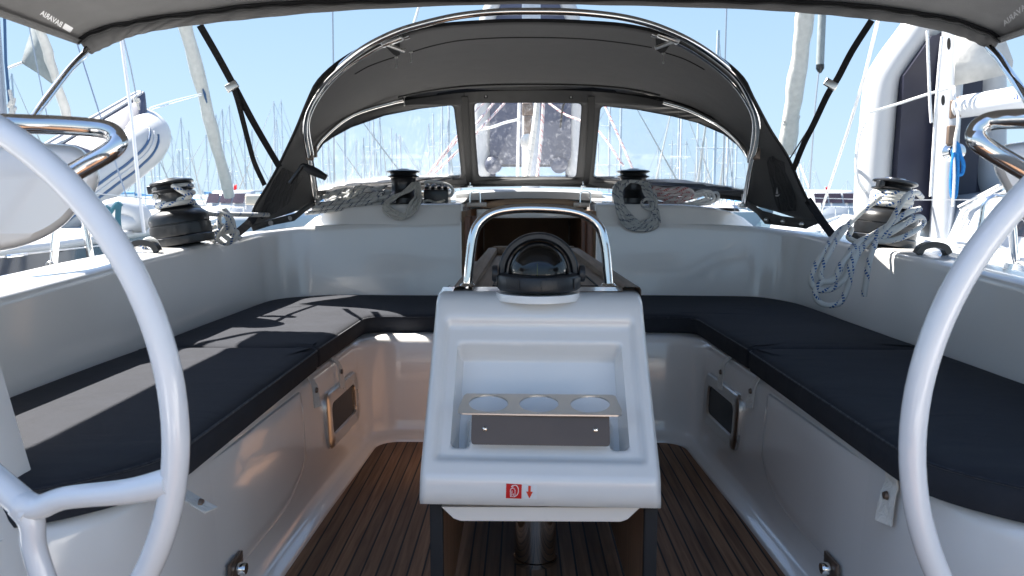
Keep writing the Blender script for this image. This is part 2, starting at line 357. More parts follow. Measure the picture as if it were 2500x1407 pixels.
def textmesh(s, size=1, bold=False):
    c = bpy.data.curves.new('t', 'FONT'); c.body = s; c.size = size; c.resolution_u = 3
    if bold: c.offset = .02
    o = bpy.data.objects.new('t', c); COL.objects.link(o); me = bpy.data.meshes.new_from_object(o)
    bm = bmesh.new(); bm.from_mesh(me)
    for _ in range(2): bmesh.ops.subdivide_edges(bm, edges=[e for e in bm.edges if e.calc_length() > .12 * size], cuts=1)
    bmesh.ops.triangulate(bm, faces=bm.faces[:]); bm.verts.index_update()
    vs = [v.co.copy() for v in bm.verts]; fs = [tuple(v.index for v in f.verts) for f in bm.faces]; bm.free()
    bpy.data.objects.remove(o); bpy.data.curves.remove(c); bpy.data.meshes.remove(me)
    x0 = min(v.x for v in vs); x1 = max(v.x for v in vs); y0 = min(v.y for v in vs); y1 = max(v.y for v in vs)
    return [((v.x - x0) / (x1 - x0), (v.y - y0) / (y1 - y0)) for v in vs], fs

# ================================================================== SETTING
def ring_sheet(z, rad, name, m):
    mb = MB(); rows = []
    for r in [0.5, 20, 60, 150, 400, 900, 1800][:]:
        r = min(r, rad); rows.append([V(r * math.cos(a), r * math.sin(a), z) for a in [2 * PI * i / 48 for i in range(48)]])
    mb.grid(rows, True); mb.f.append(tuple(range(48))); o = mb.build(name, m); o['kind'] = 'structure'; return o
wm = mat('harbour_water', (.02, .06, .075), .08, spec=.6, bump=(1.2, .6, 5)); wm.node_tree.nodes['Bump'].inputs['Distance'].default_value = .15
ring_sheet(-1.25, 1800, 'water', wm)

qm = mat('bounce_concrete', (.26, .25, .235), .9, noise=(.6, .12), bump=(8, .4))
mbq = MB().box((0, -9, -.75), (80, 13, 1.1), bev=.05); oq = mbq.build('bounce_quay', qm); oq['kind'] = 'structure'  # unseen quay behind the camera, added to bounce warm fill into the cockpit
# ================================================================== OUR YACHT
yacht = thing('sailing_yacht', 'white sailing yacht whose cockpit with teak sole and white coamings fills the foreground', 'sailing yacht', (0, 2, -1.2))
# --- teak sole
MB().grid([[V(-.64, -.6, 0), V(.64, -.6, 0)], [V(-.635, 1.8, 0), V(.635, 1.8, 0)], [V(-.60, 2.8, 0), V(.60, 2.8, 0)], [V(-.54, 2.9, 0), V(.54, 2.9, 0)]]).build('teak_sole', 'teak', yacht, smooth=0)
# --- seat base, swept round the footwell
def arc(c, r, a0, a1, n=8): return [V(c[0] + r * math.cos(R(a0 + (a1 - a0) * i / n)), c[1] + r * math.sin(R(a0 + (a1 - a0) * i / n))) for i in range(n + 1)]
def footpath():
    L = [V(-1.6, 1.02), V(-1.2, 1.03), V(-.98, 1.05)]
    L += [V(-.86, 1.075), V(-.76, 1.13), V(-.68, 1.23), V(-.64, 1.36), V(-.628, 1.5)]
    L += [V(-.622, 1.8), V(-.61, 2.2), V(-.592, 2.6)]
    L += arc((-.50, 2.79), .085, 180, 90, 6)
    L = L + [V(-.25, 2.875)]
    return L + [V(-p.x, p.y) for p in reversed(L)]
FP = footpath()
def sweep2(path, prof, taper=None):
    """prof: list of (offset outward (to the left of travel), z)"""
    rows = []
    n = len(path)
    N = []
    for i in range(n):
        t = (path[min(n - 1, i + 1)] - path[max(0, i - 1)]).normalized(); N.append(V(-t.y, t.x))
    for k in range(len(prof(0))):
        rows.append([V(path[i].x + N[i].x * prof(i)[k][0], path[i].y + N[i].y * prof(i)[k][0], prof(i)[k][1]) for i in range(n)])
    return rows
SB = [(0, -.02), (0, .006), (.004, .012), (.03, .018), (.045, .028), (.052, .045), (.056, .08), (.066, .30), (.072, .37), (.078, .388), (.092, .397), (.13, .40), (.30, .40)]
pr = lambda i: SB
mb = MB(); mb.grid(sweep2(FP, pr))
# seat pan under the cushions out to the coaming
for s in (-1, 1): mb.grid([[V(s * .85, .9, .395), V(s * 1.3, .9, .395)], [V(s * .85, 3.3, .395), V(s * 1.3, 3.3, .395)]])
mb.grid([[V(-1.3, 3.0, .394), V(1.3, 3.0, .394)], [V(-1.3, 3.8, .394), V(1.3, 3.8, .394)]])
seatb = mb.build('seat_base', 'gel', yacht, smooth=50)
# --- coaming
HC = [(.3, .64), (1.0, .672), (1.72, .706), (2.34, .738), (3.39, .778), (3.62, .788)]
def copath():
    L = [V(-1.225, y) for y in [-.6, 0, .6, 1.2, 1.8, 2.3, 2.8, 3.2]] + arc((-1.05, 3.53), .17, 180, 90, 8) + [V(-.8, 3.705), V(-.55, 3.71), V(-.325, 3.71)]
    return L
CP = copath()
def coh(p):
    if p.y < 3.4: return lerpk(HC, p.y)
    return lerpk([(-1.225, .782), (-1.1, .800), (-.81, .817), (-.33, .829)], p.x)
def cprof(i):
    p = CP[i]; h = coh(p); W = lerpk([(3.2, .23), (3.6, .06)], p.y)
    return [(0, .38), (.0, .42), (.012, .50), (.022, h - .03), (.026, h - .012), (.034, h - .003), (.046, h), (W - .02, h + .001), (W, h - .01), (W + .01, h - .04), (W + .02, .6)]
rows = sweep2(CP, cprof)
mb = MB(); mb.grid(rows); mb.grid([[V(-v.x, v.y, v.z) for v in r] for r in rows])
for s in (-1, 1): mb.box((s * .327, 3.76, .62), (.006, .11, .41))
coam = mb.build('coaming', 'gel', yacht, smooth=50)
# thin raised moulding on top of the aft coamings
# --- coachroof bulkhead and roof
def zt(x): return lerpk([(.33, .912), (.75, .908), (.9, .893), (1.0, .872), (1.08, .842), (1.14, .80), (1.3, .66), (1.34, .62)], abs(x))
def zroof(x, Y):
    a = sst(3.8, 4.7, Y); fade = 1 - sst(7.2, 8.2, Y); w = lerpk([(3.8, 1.0), (6, .95), (8, .7), (8.6, .5)], Y)
    base = zt(abs(x) / w); return (base + a * .075 * max(0, 1 - (abs(x) / 1.15) ** 2) - .3 * sst(6.5, 8.6, Y))
mb = MB()
xs = [.33, .4, .5, .6, .7, .75, .8, .85, .9, .95, 1.0, 1.04, 1.08, 1.11, 1.14, 1.2, 1.3, 1.34]
for s in (-1, 1):
    rows = []
    for Y, dz in ((3.735, None), (3.752, -.02), (3.757, -.008), (3.768, -.002), (3.785, 0)):
        rows.append([V(s * x, Y + (.16 * sst(.85, 1.2, x)), min(zt(x) - .02, lerpk([(.33, .815), (.81, .80), (1.1, .78), (1.34, .6)], x)) if dz is None else zt(x) + dz) for x in xs])
    for Y in (4.0, 4.2, 4.45): rows.append([V(s * x, Y, zroof(x, Y)) for x in xs])
    mb.grid(rows)
xs2 = [-x for x in reversed(xs)] + [-.2, 0, .2] + xs
mb.grid([[V(x, Y, zroof(x, Y)) for x in xs2] for Y in (4.45, 4.6, 5, 5.5, 6, 6.6, 7.2, 7.8, 8.4)])
for s in (-1, 1): mb.box((s * .325, 4.05, .835), (.008, .60, .15))
mb.build('coachroof', 'gel', yacht, smooth=45)
# sliding hatch with its garage
mb = MB(); rows = []
for Y, dz in ((4.22, -.05), (4.22, -.012), (4.235, 0), (4.62, .012)):
    rows.append([V(.005 + .40 * u, Y, .972 + dz + .016 * (1 - u * u)) for u in [-1, -.8, -.6, -.4, -.2, 0, .2, .4, .6, .8, 1]])
mb.grid(rows)
hatch = mb.build('sliding_hatch', 'roughwhite', yacht, smooth=45)
# companionway interior box + frame
mb = MB(); mb.box((-.315, 4.6, .15), (.02, 1.75, 1.45)); mb.box((.315, 4.6, .15), (.02, 1.75, 1.45)); mb.box((0, 5.45, .2), (.6, .02, 1.5)); mb.box((0, 4.5, -.5), (.6, 1.8, .02)); mb.box((0, 5.0, .91), (.6, .95, .02))
mb.box((-.2, 4.9, .50), (.2, .3, .03)); mb.box((.1, 5.0, .1), (.3, .4, .03)); mb.build('cabin_interior', 'dark', yacht, smooth=0)
for s in (-1, 1):
    mb = MB(); mb.box((s * .296, 3.74, .60), (.028, .05, .50), bev=.004); mb.box((s * .2705, 3.78, .60), (.024, .04, .50), bev=.003)
    mb.build('companionway_jamb', 'maho', yacht)
mb = MB(); mb.slab([at(x, y, 3.95) for x, y in ((1172, 508), (1200, 492), (1232, 487), (1375, 487), (1402, 491), (1433, 507))], (0, .04, 0))
wb = mb.build('washboard', 'board', yacht)
MB().slab([at(1303 + 75 * math.cos(a), 499.5 + 2.6 * math.sin(a), 3.948) for a in [i * PI / 8 for i in range(16)]], (0, .004, 0)).build('finger_slot', 'maho', wb)
MB().box((.006, 3.94, .860), (.54, .03, .045), bev=.006).build('hatch_beam', 'gel', yacht)
for cx, s in ((1160, 1), (1428, -1)):
    c = at(cx, 481, 3.98); mb = MB()
    mb.ribbon([c + V(-.026, 0, -.035), c + V(-.024, 0, .012), c + V(-.012, 0, .026), c + V(.016, 0, .026), c + V(.027, 0, .014), c + V(.028, 0, -.035)], (0, 1, 0), .045, .005)
    mb.build('hatch_handle', 'chrome', yacht)
    MB().tube([c + V(-.03 * s - .01, -.03, -.04), c + V(.06 * s, -.03, -.04)], .011, 12).build('hatch_slide', 'gel2', yacht)
# --- side decks, hull
def hb(Y): return lerpk([(-1.2, 1.80), (1, 1.90), (4, 1.92), (6, 1.75), (8, 1.3), (9.6, .7), (10.6, .12), (10.8, .02)], Y)
YS = [-1.2, -.4, .5, 1.5, 2.5, 3.5, 4.5, 5.5, 6.5, 7.5, 8.5, 9.6, 10.6, 10.8]
def dk(Y): return lerpk([(-1.2, .56), (2, .60), (5, .64), (10.8, .80)], Y)
mb = MB()
for s in (-1, 1):
    mb.grid([[V(s * min(hb(Y) - .01, 1.40 if Y < 7.6 else 0), Y, dk(Y) + .015), V(s * (hb(Y) - .05), Y, dk(Y)), V(s * (hb(Y) - .045), Y, dk(Y) + .03), V(s * (hb(Y) - .01), Y, dk(Y) + .03), V(s * (hb(Y)), Y, dk(Y) - .01)] for Y in YS])
mb.build('side_deck', 'nonskid', yacht)
mb = MB()
for s in (-1, 1): mb.grid([[V(s * hb(Y), Y, dk(Y) - .01), V(s * (hb(Y) * .97), Y, -.3), V(s * hb(Y) * .8, Y, -1.0), V(s * hb(Y) * .5, Y, -1.5)] for Y in YS])
mb.build('hull', 'whull', yacht)
# --- unseen helm seats and afterdeck behind the camera, added to bounce sunlight forward
for s in (-1, 1): MB().box((s * .98, -.55, .17), (.66, 1.25, .42), bev=.05).build('helm_seat', 'gel', yacht)
MB().box((0, -1.12, -.15), (3.5, .5, .3), bev=.04).build('bathing_platform', 'gel', yacht)
# --- locker panels, latches and portlights on the inside faces
def wall_x(z): return .622 + lerpk([(.05, .05), (.08, .056), (.30, .066), (.40, .078)], z)
seatT = bvh(seatb)
def wx(Y, z):
    h = seatT.ray_cast(V(0, Y, min(z, .385)), V(1, 0, 0)); return h[0].x if h[0] else wall_x(z)
for s in (-1, 1):
    low = lambda y: lerpk([(1.46, .100), (1.9, .098), (2.02, .108), (2.12, .14), (2.18, .19), (2.20, .22)], y)
    hi = lambda y: lerpk([(1.46, .370), (2.185, .370), (2.20, .36)], y)
    mb = MB(); rws = []
    for k in range(31):
        y = 1.46 + .74 * k / 30; e = 1 - sst(2.17, 2.20, y) * .9; pf = sst(1.46, 1.75, y) * e; a_, b_ = low(y), hi(y)
        rws.append([V(s * (wx(y, z) + .004 - dd * pf), y, z) for z, dd in [(a_ - .006, 0), (a_ - .002, .010), (a_ + .004, .0125)] + [(a_ + .004 + (b_ - a_ - .008) * q / 8, .0125) for q in range(1, 8)] + [(b_ - .004, .0125), (b_ + .001, .010), (b_ + .004, 0)]])
    mb.grid(rws)
    mb.build('locker_panel', 'gel', yacht, smooth=35)
    # moulded scallop under the latch
    px = 570 if s < 0 else 2037
    c = atx(px, 1388, s * .674)
    mb = MB(); mb.box((s * (wx(c.y, c.z) - .014), c.y, c.z), (.008, .075, .05), bev=.002)
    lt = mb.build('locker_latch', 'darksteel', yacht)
    MB().lathe([(0, -.018), (.012, -.018), (.014, -.012), (.014, 0)], (s * (wx(c.y, c.z) - .020), c.y, c.z), 16, Matrix.Rotation(s * R(90), 3, 'Y') @ Matrix.Rotation(0, 3, 'X')).build('turn_knob', 'chrome', lt)
    # portlight
    def rr(hw, hh, r, n=6):
        return [V(p.x, p.y) for p in roundpoly([(-hw, -hh, r), (hw, -hh, r), (hw, hh, r), (-hw, hh, r)], n)]
    c0 = Vector((2.575, .216)); mb = MB(); rings = []
    for hw, hh, r, o in ((.190, .092, .045, .002), (.190, .092, .045, -.010), (.185, .088, .043, -.014), (.146, .054, .032, -.014), (.141, .050, .030, -.008), (.139, .048, .03, .02)):
        q = roundpoly([(-hw, -hh, r), (hw, -hh, r), (hw, hh, r), (-hw, hh, r)], 6)
        rings.append(q)
    n0 = min(len(q) for q in rings)
    def samp(q, n): return [q[int(i * len(q) / n)] for i in range(n)]
    rows = []
    for q, (hw, hh, r, o) in zip(rings, ((.190, .092, .045, .002), (.190, .092, .045, -.010), (.185, .088, .043, -.014), (.146, .054, .032, -.014), (.141, .050, .030, -.008), (.139, .048, .03, .02))):
        base = roundpoly([(-.2, -.07, .04), (.2, -.07, .04), (.2, .07, .04), (-.2, .07, .04)], 6)
        rows.append([V(s * (wx(c0.x + p.x * hw / .2, c0.y + p.y * hh / .07) + o), c0.x + p.x * hw / .2, c0.y + p.y * hh / .07) for p in base])
    mb.grid(rows, True); pl = mb.build('portlight', 'steel', yacht)
    q = rows[-2]; MB().poly(q).build('pane', 'darkglass', pl)
# --- padeyes on the coaming
for px, py, X in ((352, 628, -1.33), (2275, 636, 1.33)):
    c = atx(px, py + 6, X); c.z = lerpk(HC, c.y) + .004
    mb = MB(); mb.ribbon([c + V(-.05, 0, 0), c + V(-.035, 0, .022), c + V(0, 0, .030), c + V(.035, 0, .022), c + V(.05, 0, 0)], (0, 1, 0), .03, .02); mb.build('rope_eye', 'winch', yacht)

# ================================================================== CUSHIONS
def cushion(label, corners, holes=None, straps=()):
    ol = roundpoly(corners, 10); n = len(ol); area = sum(ol[i].x * ol[(i + 1) % n].y - ol[(i + 1) % n].x * ol[i].y for i in range(n))
    if area < 0: ol.reverse()
    cx = sum(p.x for p in ol) / n; cy = sum(p.y for p in ol) / n
    t = thing('seat_cushion', label, 'cushion', (cx, cy, .40), 'navy seat cushions')
    N = []
    for i in range(n): d = (ol[(i + 1) % n] - ol[i - 1]).normalized(); N.append(V(-d.y, d.x))
    rng = random.Random(int(cx * 97)); ph = rng.random() * 6
    rows = []
    for ins, z in ((.012, .402), (.002, .404), (-.003, .42), (-.004, .44), (-.001, .458), (.004, .466), (.012, .471), (.03, .474), (.06, .476)):
        rows.append([V(ol[i].x + N[i].x * ins, ol[i].y + N[i].y * ins, z + (.0012 * math.sin(i * .9 + ph) if z > .46 else 0)) for i in range(n)])
    mb = MB(); mb.grid(rows, True); o = len(mb.v) - n; mb.f += [tuple(i + o for i in q) for q in tessellate_polygon([[V(p.x, p.y, 0) for p in rows[-1]]])]
    mb.build('cover', 'cush', t, smooth=60)
    MB().tube([V(ol[i].x - N[i].x * .0005, ol[i].y - N[i].y * .0005, .4635) for i in range(n)], .003, 6, True).build('piping', 'pipe', t)
    for (pts, wd) in straps:
        mb = MB(); sg_ = 1 if pts[0].x > 0 else -1; mb.ribbon(pts, (lambda q, g=sg_: (-g * .55 * q, 1, 0)), wd, .003); st = mb.build('strap', 'strap', t)
        p = pts[len(pts) // 2]; sg = -1 if p.x > 0 else 1
        MB().lathe([(0, .007), (.007, .006), (.009, 0)], p + V(sg * .002, 0, 0), 12, Matrix.Rotation(sg * R(90), 3, 'Y')).build('snap', 'darksteel', st)
    return t
def strappts(px, py0, py1, s, Y=None):
    a = atx(px, py0, s * .685); Yc = a.y
    z0 = .408; z1 = atx(px, py1, s * .675).z
    return [V(s * .682, Yc, z0), V(s * (wx(Yc, .37) - .014), Yc, z0 - .03), V(s * (wx(Yc, (z0 + z1) / 2) - .020), Yc - .002, (z0 + z1) / 2), V(s * (wx(Yc, z1) - .022), Yc - .004, z1)]
for s, L in ((-1, 'port'), (1, 'starboard')):
    aft = [(s * .668, 2.345, .02), (s * .668, 1.32, .26), (s * .84, 1.145, .3), (s * 1.25, 1.13, .05), (s * 1.218, 2.345, .02)]
    fwd = [(s * .672, 2.358, .02), (s * .655, 3.03, .09), (0.0, 3.035, 0), (0.0, 3.69, 0), (s * 1.20, 3.69, .34), (s * 1.218, 2.358, .02)]
    if s < 0:
        cushion('navy seat cushion half in sunlight, nearest the left steering wheel', aft, straps=[(strappts(748, 940, 1003, s), .028), ([V(-.70, 1.375, .405), V(-.655, 1.36, .385), V(-.625, 1.345, .375), V(-.598, 1.335, .366)], .028)])
        cushion('navy corner cushion on the left, sunlit patch at its aft outer end', fwd, straps=[(strappts(803, 905, 955, s), .026)])
    else:
        cushion('navy seat cushion all in shade, nearest the right steering wheel', aft, straps=[(strappts(1857, 950, 1004, s), .028), (strappts(2172, 1170, 1292, s), .036)])
        cushion('navy corner cushion on the right, all in shade under the hanging rope', fwd, straps=[(strappts(1791, 908, 958, s), .026)])

# ================================================================== COCKPIT TABLE
tab = thing('cockpit_table', 'cockpit table with white glassfibre end, drooped teak leaves and steel cup holder', 'table', (.02, 2.2, 0))
# white end moulding as one shaped face
PR = [(1236, 1.445, 588), (1225, 1.434, 590), (1205, 1.430, 589), (1180, 1.429, 588), (1166, 1.431, 586.5), (1158, 1.436, 585.5), (1150, 1.441, 584.5)]
top = [(770, 1.655, 508), (752, 1.666, 505), (738, 1.678, 502), (727, 1.692, 497), (718, 1.712, 490), (712, 1.735, 480)]
rows_pr = PR + [(1150 + (770 - 1150) * i / 60, 1.441 + (1.655 - 1.441) * i / 60, 584.5 + (508 - 584.5) * i / 60) for i in range(1, 60)] + top
ss = [-1, -.995, -.985, -.97, -.95] + [-.93 + 1.86 * i / 84 for i in range(85)] + [.95, .97, .985, .995, 1]
def sd(v, a, b, w): return sst(a - w, a + w, v) * (1 - sst(b - w, b + w, v))
nrm = V(0, -.80, .58).normalized()
mb = MB(); rows = []
for (py, Y, wd) in rows_pr:
    xc = 1319.3 - (1150 - min(1150, py)) * 0.006 + (0); yy = lambda sx: py + sx * 4 * sst(700, 1200, py) + 1.5 * sx
    row = []
    for sx in ss:
        e = abs(sx); edge = .018 * max(0, (e - .955) / .045) ** 2.2
        p = at(xc + sx * wd / 2, yy(sx), Y + edge)
        d1 = sd(py, 783, 1122, 12) * (1 - sst(.86, .915, e))
        d2 = sd(py, 838, 1082 + 12 * 0, 9) * (1 - sst(.735, .775, e))
        blk = sd(py, 1000, 1200, 10) * (1 - sst(.60, .655, e))
        d = .017 * d1 + .078 * d2 * lerpk([(830, .75), (1080, 1.0)], py) * (1 - blk)
        row.append(p - nrm * d)
    rows.append(row)
mb.grid(rows)
# sides, bottom lip and top turned back
for k, sg in ((0, -1), (-1, 1)):
    mb.grid([[r[k] for r in rows], [r[k] + V(-sg * .002, .03, 0) for r in rows], [r[k] + V(-sg * .01, .14, 0) for r in rows]])
mb.grid([[p + V(0, .10, .004) for p in rows[0]], [p + V(0, .012, -.0015) for p in rows[0]], rows[0]])
tp = rows[-1]; mb.grid([tp, [V(p.x, 1.80, tp[0].z + .004) for p in tp]])
pod = mb.build('end_moulding', 'gel', tab, smooth=70); podT = bvh(pod); pz = tp[0].z
# disc the compass stands on
MB().lathe([(.0955, -.01), (.0953, .003), (.094, .006), (0, .007)], (at(1313, 700, 1.72).x, 1.725, pz - .004), 40).build('compass_plinth', 'gel', tab)
# lower box
mb = MB(); b0 = [at(x, y, Y) for x, y, Y in ((1078, 1238, 1.46), (1108, 1266, 1.455), (1125, 1272, 1.455), (1515, 1274, 1.455), (1532, 1268, 1.455), (1562, 1240, 1.46))]
mb.slab(b0, (0, .20, .004)); mb.build('drawer_box', 'gel2', tab, smooth=30)
# table top with fiddles
z0 = pz + .001
def tx(u, Y): hw = lerpk([(1.72, .213), (2.95, .175)], Y); return .024 - .012 * (Y - 1.7) / 1.2 + u * hw
mb = MB(); mb.grid([[V(tx(-.8, Y), Y, z0), V(tx(-.02, Y), Y, z0), V(tx(.02, Y), Y, z0), V(tx(.8, Y), Y, z0)] for Y in (1.73, 2.2, 2.6, 2.93)])
mb.build('table_top', 'table', tab, smooth=0)
for s in (-1, 1):
    mb = MB(); rws = []
    for u, dz in ((1.0, -.03), (1.0, .004), (.985, .010), (.83, .012), (.80, .009), (.795, -.01)):
        rws.append([V(tx(s * u, Y), Y, z0 + dz + .012 * (Y - 1.73)) for Y in (1.73, 2.0, 2.4, 2.8, 2.96)])
    mb.grid(rws); mb.grid([[r[-1] for r in rws[:3]], [r[-1] for r in reversed(rws[3:])]])
    mb.build('fiddle_rail', 'table', tab, smooth=35)
    lx = -.203 if s < 0 else .223
    MB().slab([V(lx - .010, y, z) for y, z in ((1.495, .035), (1.495, .37), (1.74, .68), (1.80, .700), (2.86, .700), (2.86, .035))], (.020, 0, 0)).build('drop_leaf', 'tableX', tab, smooth=20)
    MB().box((lx + s * .002, 1.4845, .20), (.026, .018, .335), bev=.002).build('leaf_edge', 'rubber', tab)
MB().box((.012, 2.955, z0 + .016), (.31, .03, .03), bev=.004).build('end_fiddle', 'table', tab)
for s in (-1, 1):
    a = V(tx(s * .60, 1.84), 1.84, z0 + .0015); MB().ribbon([a - V(s * .06, 0, 0), a], (0, 1, 0), .004, .002, 1).ribbon([a, V(tx(s * .60, 2.1), 2.1, z0 + .0015)], (1, 0, 0), .004, .002, 1).build('seam_line', 'seam', tab)
MB().lathe([(.056, 0), (.056, .012), (.053, .014), (.053, .66)], (at(1307, 1400, 1.86).x, 1.90, 0), 48).build('pedestal_column', 'chrome', tab)
# cup holder
ch = MB(); A = [at(x, y, Y) for x, y, Y in ((1135, 961, 1.60), (1500, 964, 1.60), (1519, 1008, 1.505), (1513, 1014, 1.50), (1122, 1010, 1.50), (1118, 1004, 1.505))]
nA = [at(1320, 986, 1.552)]
def hp(x, y): t = (y - 961) / (1011 - 961); return at(x, y, 1.575 - .085 * t)
outer = []
for x, y in ((1140, 961), (1320, 962.5), (1496, 964), (1503, 968), (1519, 1004), (1518, 1011), (1510, 1014), (1320, 1012), (1128, 1009), (1119, 1006), (1118, 1000), (1133, 965)): outer.append((x, y))
holes = [[(cx + 48 * math.cos(a), cy + 20.5 * math.sin(a)) for a in [i * PI / 16 for i in range(32)]] for cx, cy in ((1192.5, 985), (1316, 986), (1441, 987))]
loops = [[V(x, y, 0) for x, y in outer]] + [[V(x, y, 0) for x, y in h] for h in holes]; fl = [p for l in loops for p in l]; tri = [tuple(t) for t in tessellate_polygon(loops)]
top_ = [hp(p.x, p.y) for p in fl]; n = len(fl); dn = V(0, 0, -.003)
ch.add(top_ + [p + dn for p in top_], tri + [tuple(i + n for i in reversed(t)) for t in tri])
o0 = 0
for l in loops:
    m_ = len(l)
    for i in range(m_): ch.f.append((o0 + i, o0 + (i + 1) % m_, o0 + (i + 1) % m_ + n, o0 + i + n))
    o0 += m_
cup = ch.build('cup_holder', 'steel', tab, smooth=30, fix=False)
pl_ = [(p.x, p.y) for p in roundpoly([(1152, 1012.5, 0), (1487, 1015, 0), (1489, 1089, 10), (1150, 1084, 10)], 5)]
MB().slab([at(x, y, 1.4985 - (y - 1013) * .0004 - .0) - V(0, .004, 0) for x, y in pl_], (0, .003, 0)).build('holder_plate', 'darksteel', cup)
for x, y in ((1184, 1048.5), (1454, 1051)):
    c = at(x, y, 1.480 - .0015); sc = MB().lathe([(0, .0035), (.0035, .003), (.0055, .0)], c, 16, Matrix.Rotation(R(90), 3, 'X')).build('screw', 'chrome', cup)
# stickers
def decal_box(name, quad, m, parent, tree, off=.0008):
    mb = MB(); a, b, c, d = [Vector((*q, 0)) for q in quad]; rws = []
    for i in range(5):
        t = i / 4; rws.append([onto(tree, *(a.lerp(b, k / 4).lerp(d.lerp(c, k / 4), t))[:2], off) for k in range(5)])
    mb.grid(rws); return mb.build(name, m, parent, smooth=0)
st = decal_box('extinguisher_sticker', [(1236, 1181), (1274, 1183), (1273, 1218), (1235, 1216.5)], 'red', tab, podT)
pic = MB()
def stroke(pts, wd, off=.0016, k=5, closed=False):
    pts = catmull([V(x, y, 0) for x, y in pts], k, closed) if k > 1 else [V(x, y, 0) for x, y in pts]; l = []; r = []
    n_ = len(pts)
    for i, p in enumerate(pts):
        d = (pts[(i + 1) % n_ if closed else min(n_ - 1, i + 1)] - pts[i - 1 if closed or i else 0]).normalized(); N_ = V(-d.y, d.x, 0) * wd / 2
        l.append(onto(podT, (p + N_).x, (p + N_).y, off)); r.append(onto(podT, (p - N_).x, (p - N_).y, off))
    if closed: l.append(l[0]); r.append(r[0])
    pic.grid([l, r])
stroke([(1246, 1213), (1246, 1197), (1248, 1193), (1252, 1192), (1256, 1194), (1257.5, 1198), (1257, 1213), (1246, 1213)], 1.5, k=1)
stroke([(1249.5, 1211), (1250, 1198)], 1.6, k=1); stroke([(1253.5, 1205), (1253.5, 1211)], 1.4, k=1)
stroke([(1250, 1192), (1250, 1189), (1254, 1189)], 1.4, k=1)
stroke([(1248, 1189), (1252, 1186), (1258, 1185), (1263, 1188), (1265.5, 1195), (1265, 1203), (1261, 1210), (1254, 1214)], 1.8)
pic.build('extinguisher_pictogram', 'white', st, smooth=0, fix=False)
decal_box('clear_label', [(1278, 1183), (1311, 1185), (1310, 1219), (1277, 1218)], 'white', tab, podT, .0006)
mb = MB()
for quad in ([(1290, 1186.5), (1296, 1186.7), (1295.4, 1203), (1289.6, 1203)], [(1284.5, 1200.5), (1301, 1201), (1292.6, 1217), (1292.3, 1217)]):
    a, b, c, d = quad; mb.add([onto(podT, *q, .0018) for q in (a, b, c, d)], [(0, 1, 2, 3)])
mb.build('red_arrow', 'redarrow', tab, smooth=0)
# grab rail
gp = [(1141, 703, 1.765), (1143, 680, 1.765), (1149, 620, 1.77), (1156, 575, 1.775), (1170, 545, 1.78), (1200, 522, 1.785), (1248, 511, 1.787), (1312, 509, 1.787), (1385, 514, 1.785), (1433, 528, 1.783), (1464, 556, 1.78), (1477, 600, 1.775), (1483, 660, 1.77), (1486, 698, 1.765)]
mb = MB(); mb.tube([at(*g) for g in gp], .0112, 20, k=8)
for g in (gp[0], gp[-1]): mb.lathe([(.0, .006), (.013, .005), (.017, .001), (.018, 0)], V(at(*g).x, at(*g).y, z0 + .011), 20)
mb.build('grab_rail', 'chrome', tab, smooth=60)

# ================================================================== COMPASS
cc = V(at(1315, 660, 1.72).x, 1.725, pz + .008)
cps = thing('compass', 'black domed steering compass on the end of the cockpit table', 'compass', cc)
mb = MB(); prof = [(.0, 0), (.089, 0), (.0925, .003), (.0935, .006), (.0935, .028), (.091, .033), (.083, .036), (.075, .037), (.071, .034)]
mb.lathe(prof, cc, 64)
for k in range(14):
    a = 2 * PI * k / 14; Rm = Matrix.Rotation(a, 3, 'Z')
    if k % 2: mb.box(cc + Rm @ V(.0935, 0, .018), (.003, .036, .024), Rm, .001)
mb.build('base_ring', 'black', cps, smooth=35)
dc = cc + V(0, 0, .038); dr = .068
mb = MB(); mb.lathe([(dr * math.cos(a), dr * math.sin(a)) for a in [R(-8 + 98 * i / 24) for i in range(25)]], dc, 64); dm = mb.build('glass_dome', 'dome', cps, smooth=80)
mb = MB(); mb.lathe([(0, .020), (.02, .019), (.045, .010), (.056, -.002), (.058, -.012), (.0, -.014)], dc, 48); mb.build('compass_card', 'black', cps)
mb = MB(); mb.tube([dc + V(-.004, -.0590, -.004), dc + V(-.004, -.0560, .024)], .0012, 8); mb.build('lubber_line', 'yellow', cps)
# hood: thick half band behind the dome
mb = MB(); rws = []
for ro, Yo in ((.091, -.012), (.0915, .0), (.090, .035), (.083, .05), (.073, .05), (.0715, .01), (.073, -.010), (.078, -.016), (.087, -.016), (.091, -.012)):
    rws.append([dc + V(ro * math.cos(a), .018 + Yo, ro * 1.0 * math.sin(a) - .002) for a in [R(-6 + 192 * i / 40) for i in range(41)]])
mb.grid(rws); mb.build('hood', 'black', cps, smooth=35)
for s in (-1, 1): MB().lathe([(0, .012), (.017, .012), (.019, .009), (.019, 0)], dc + V(s * .093, .012, -.004), 20, Matrix.Rotation(s * R(90), 3, 'Y')).build('side_knob', 'black', cps)

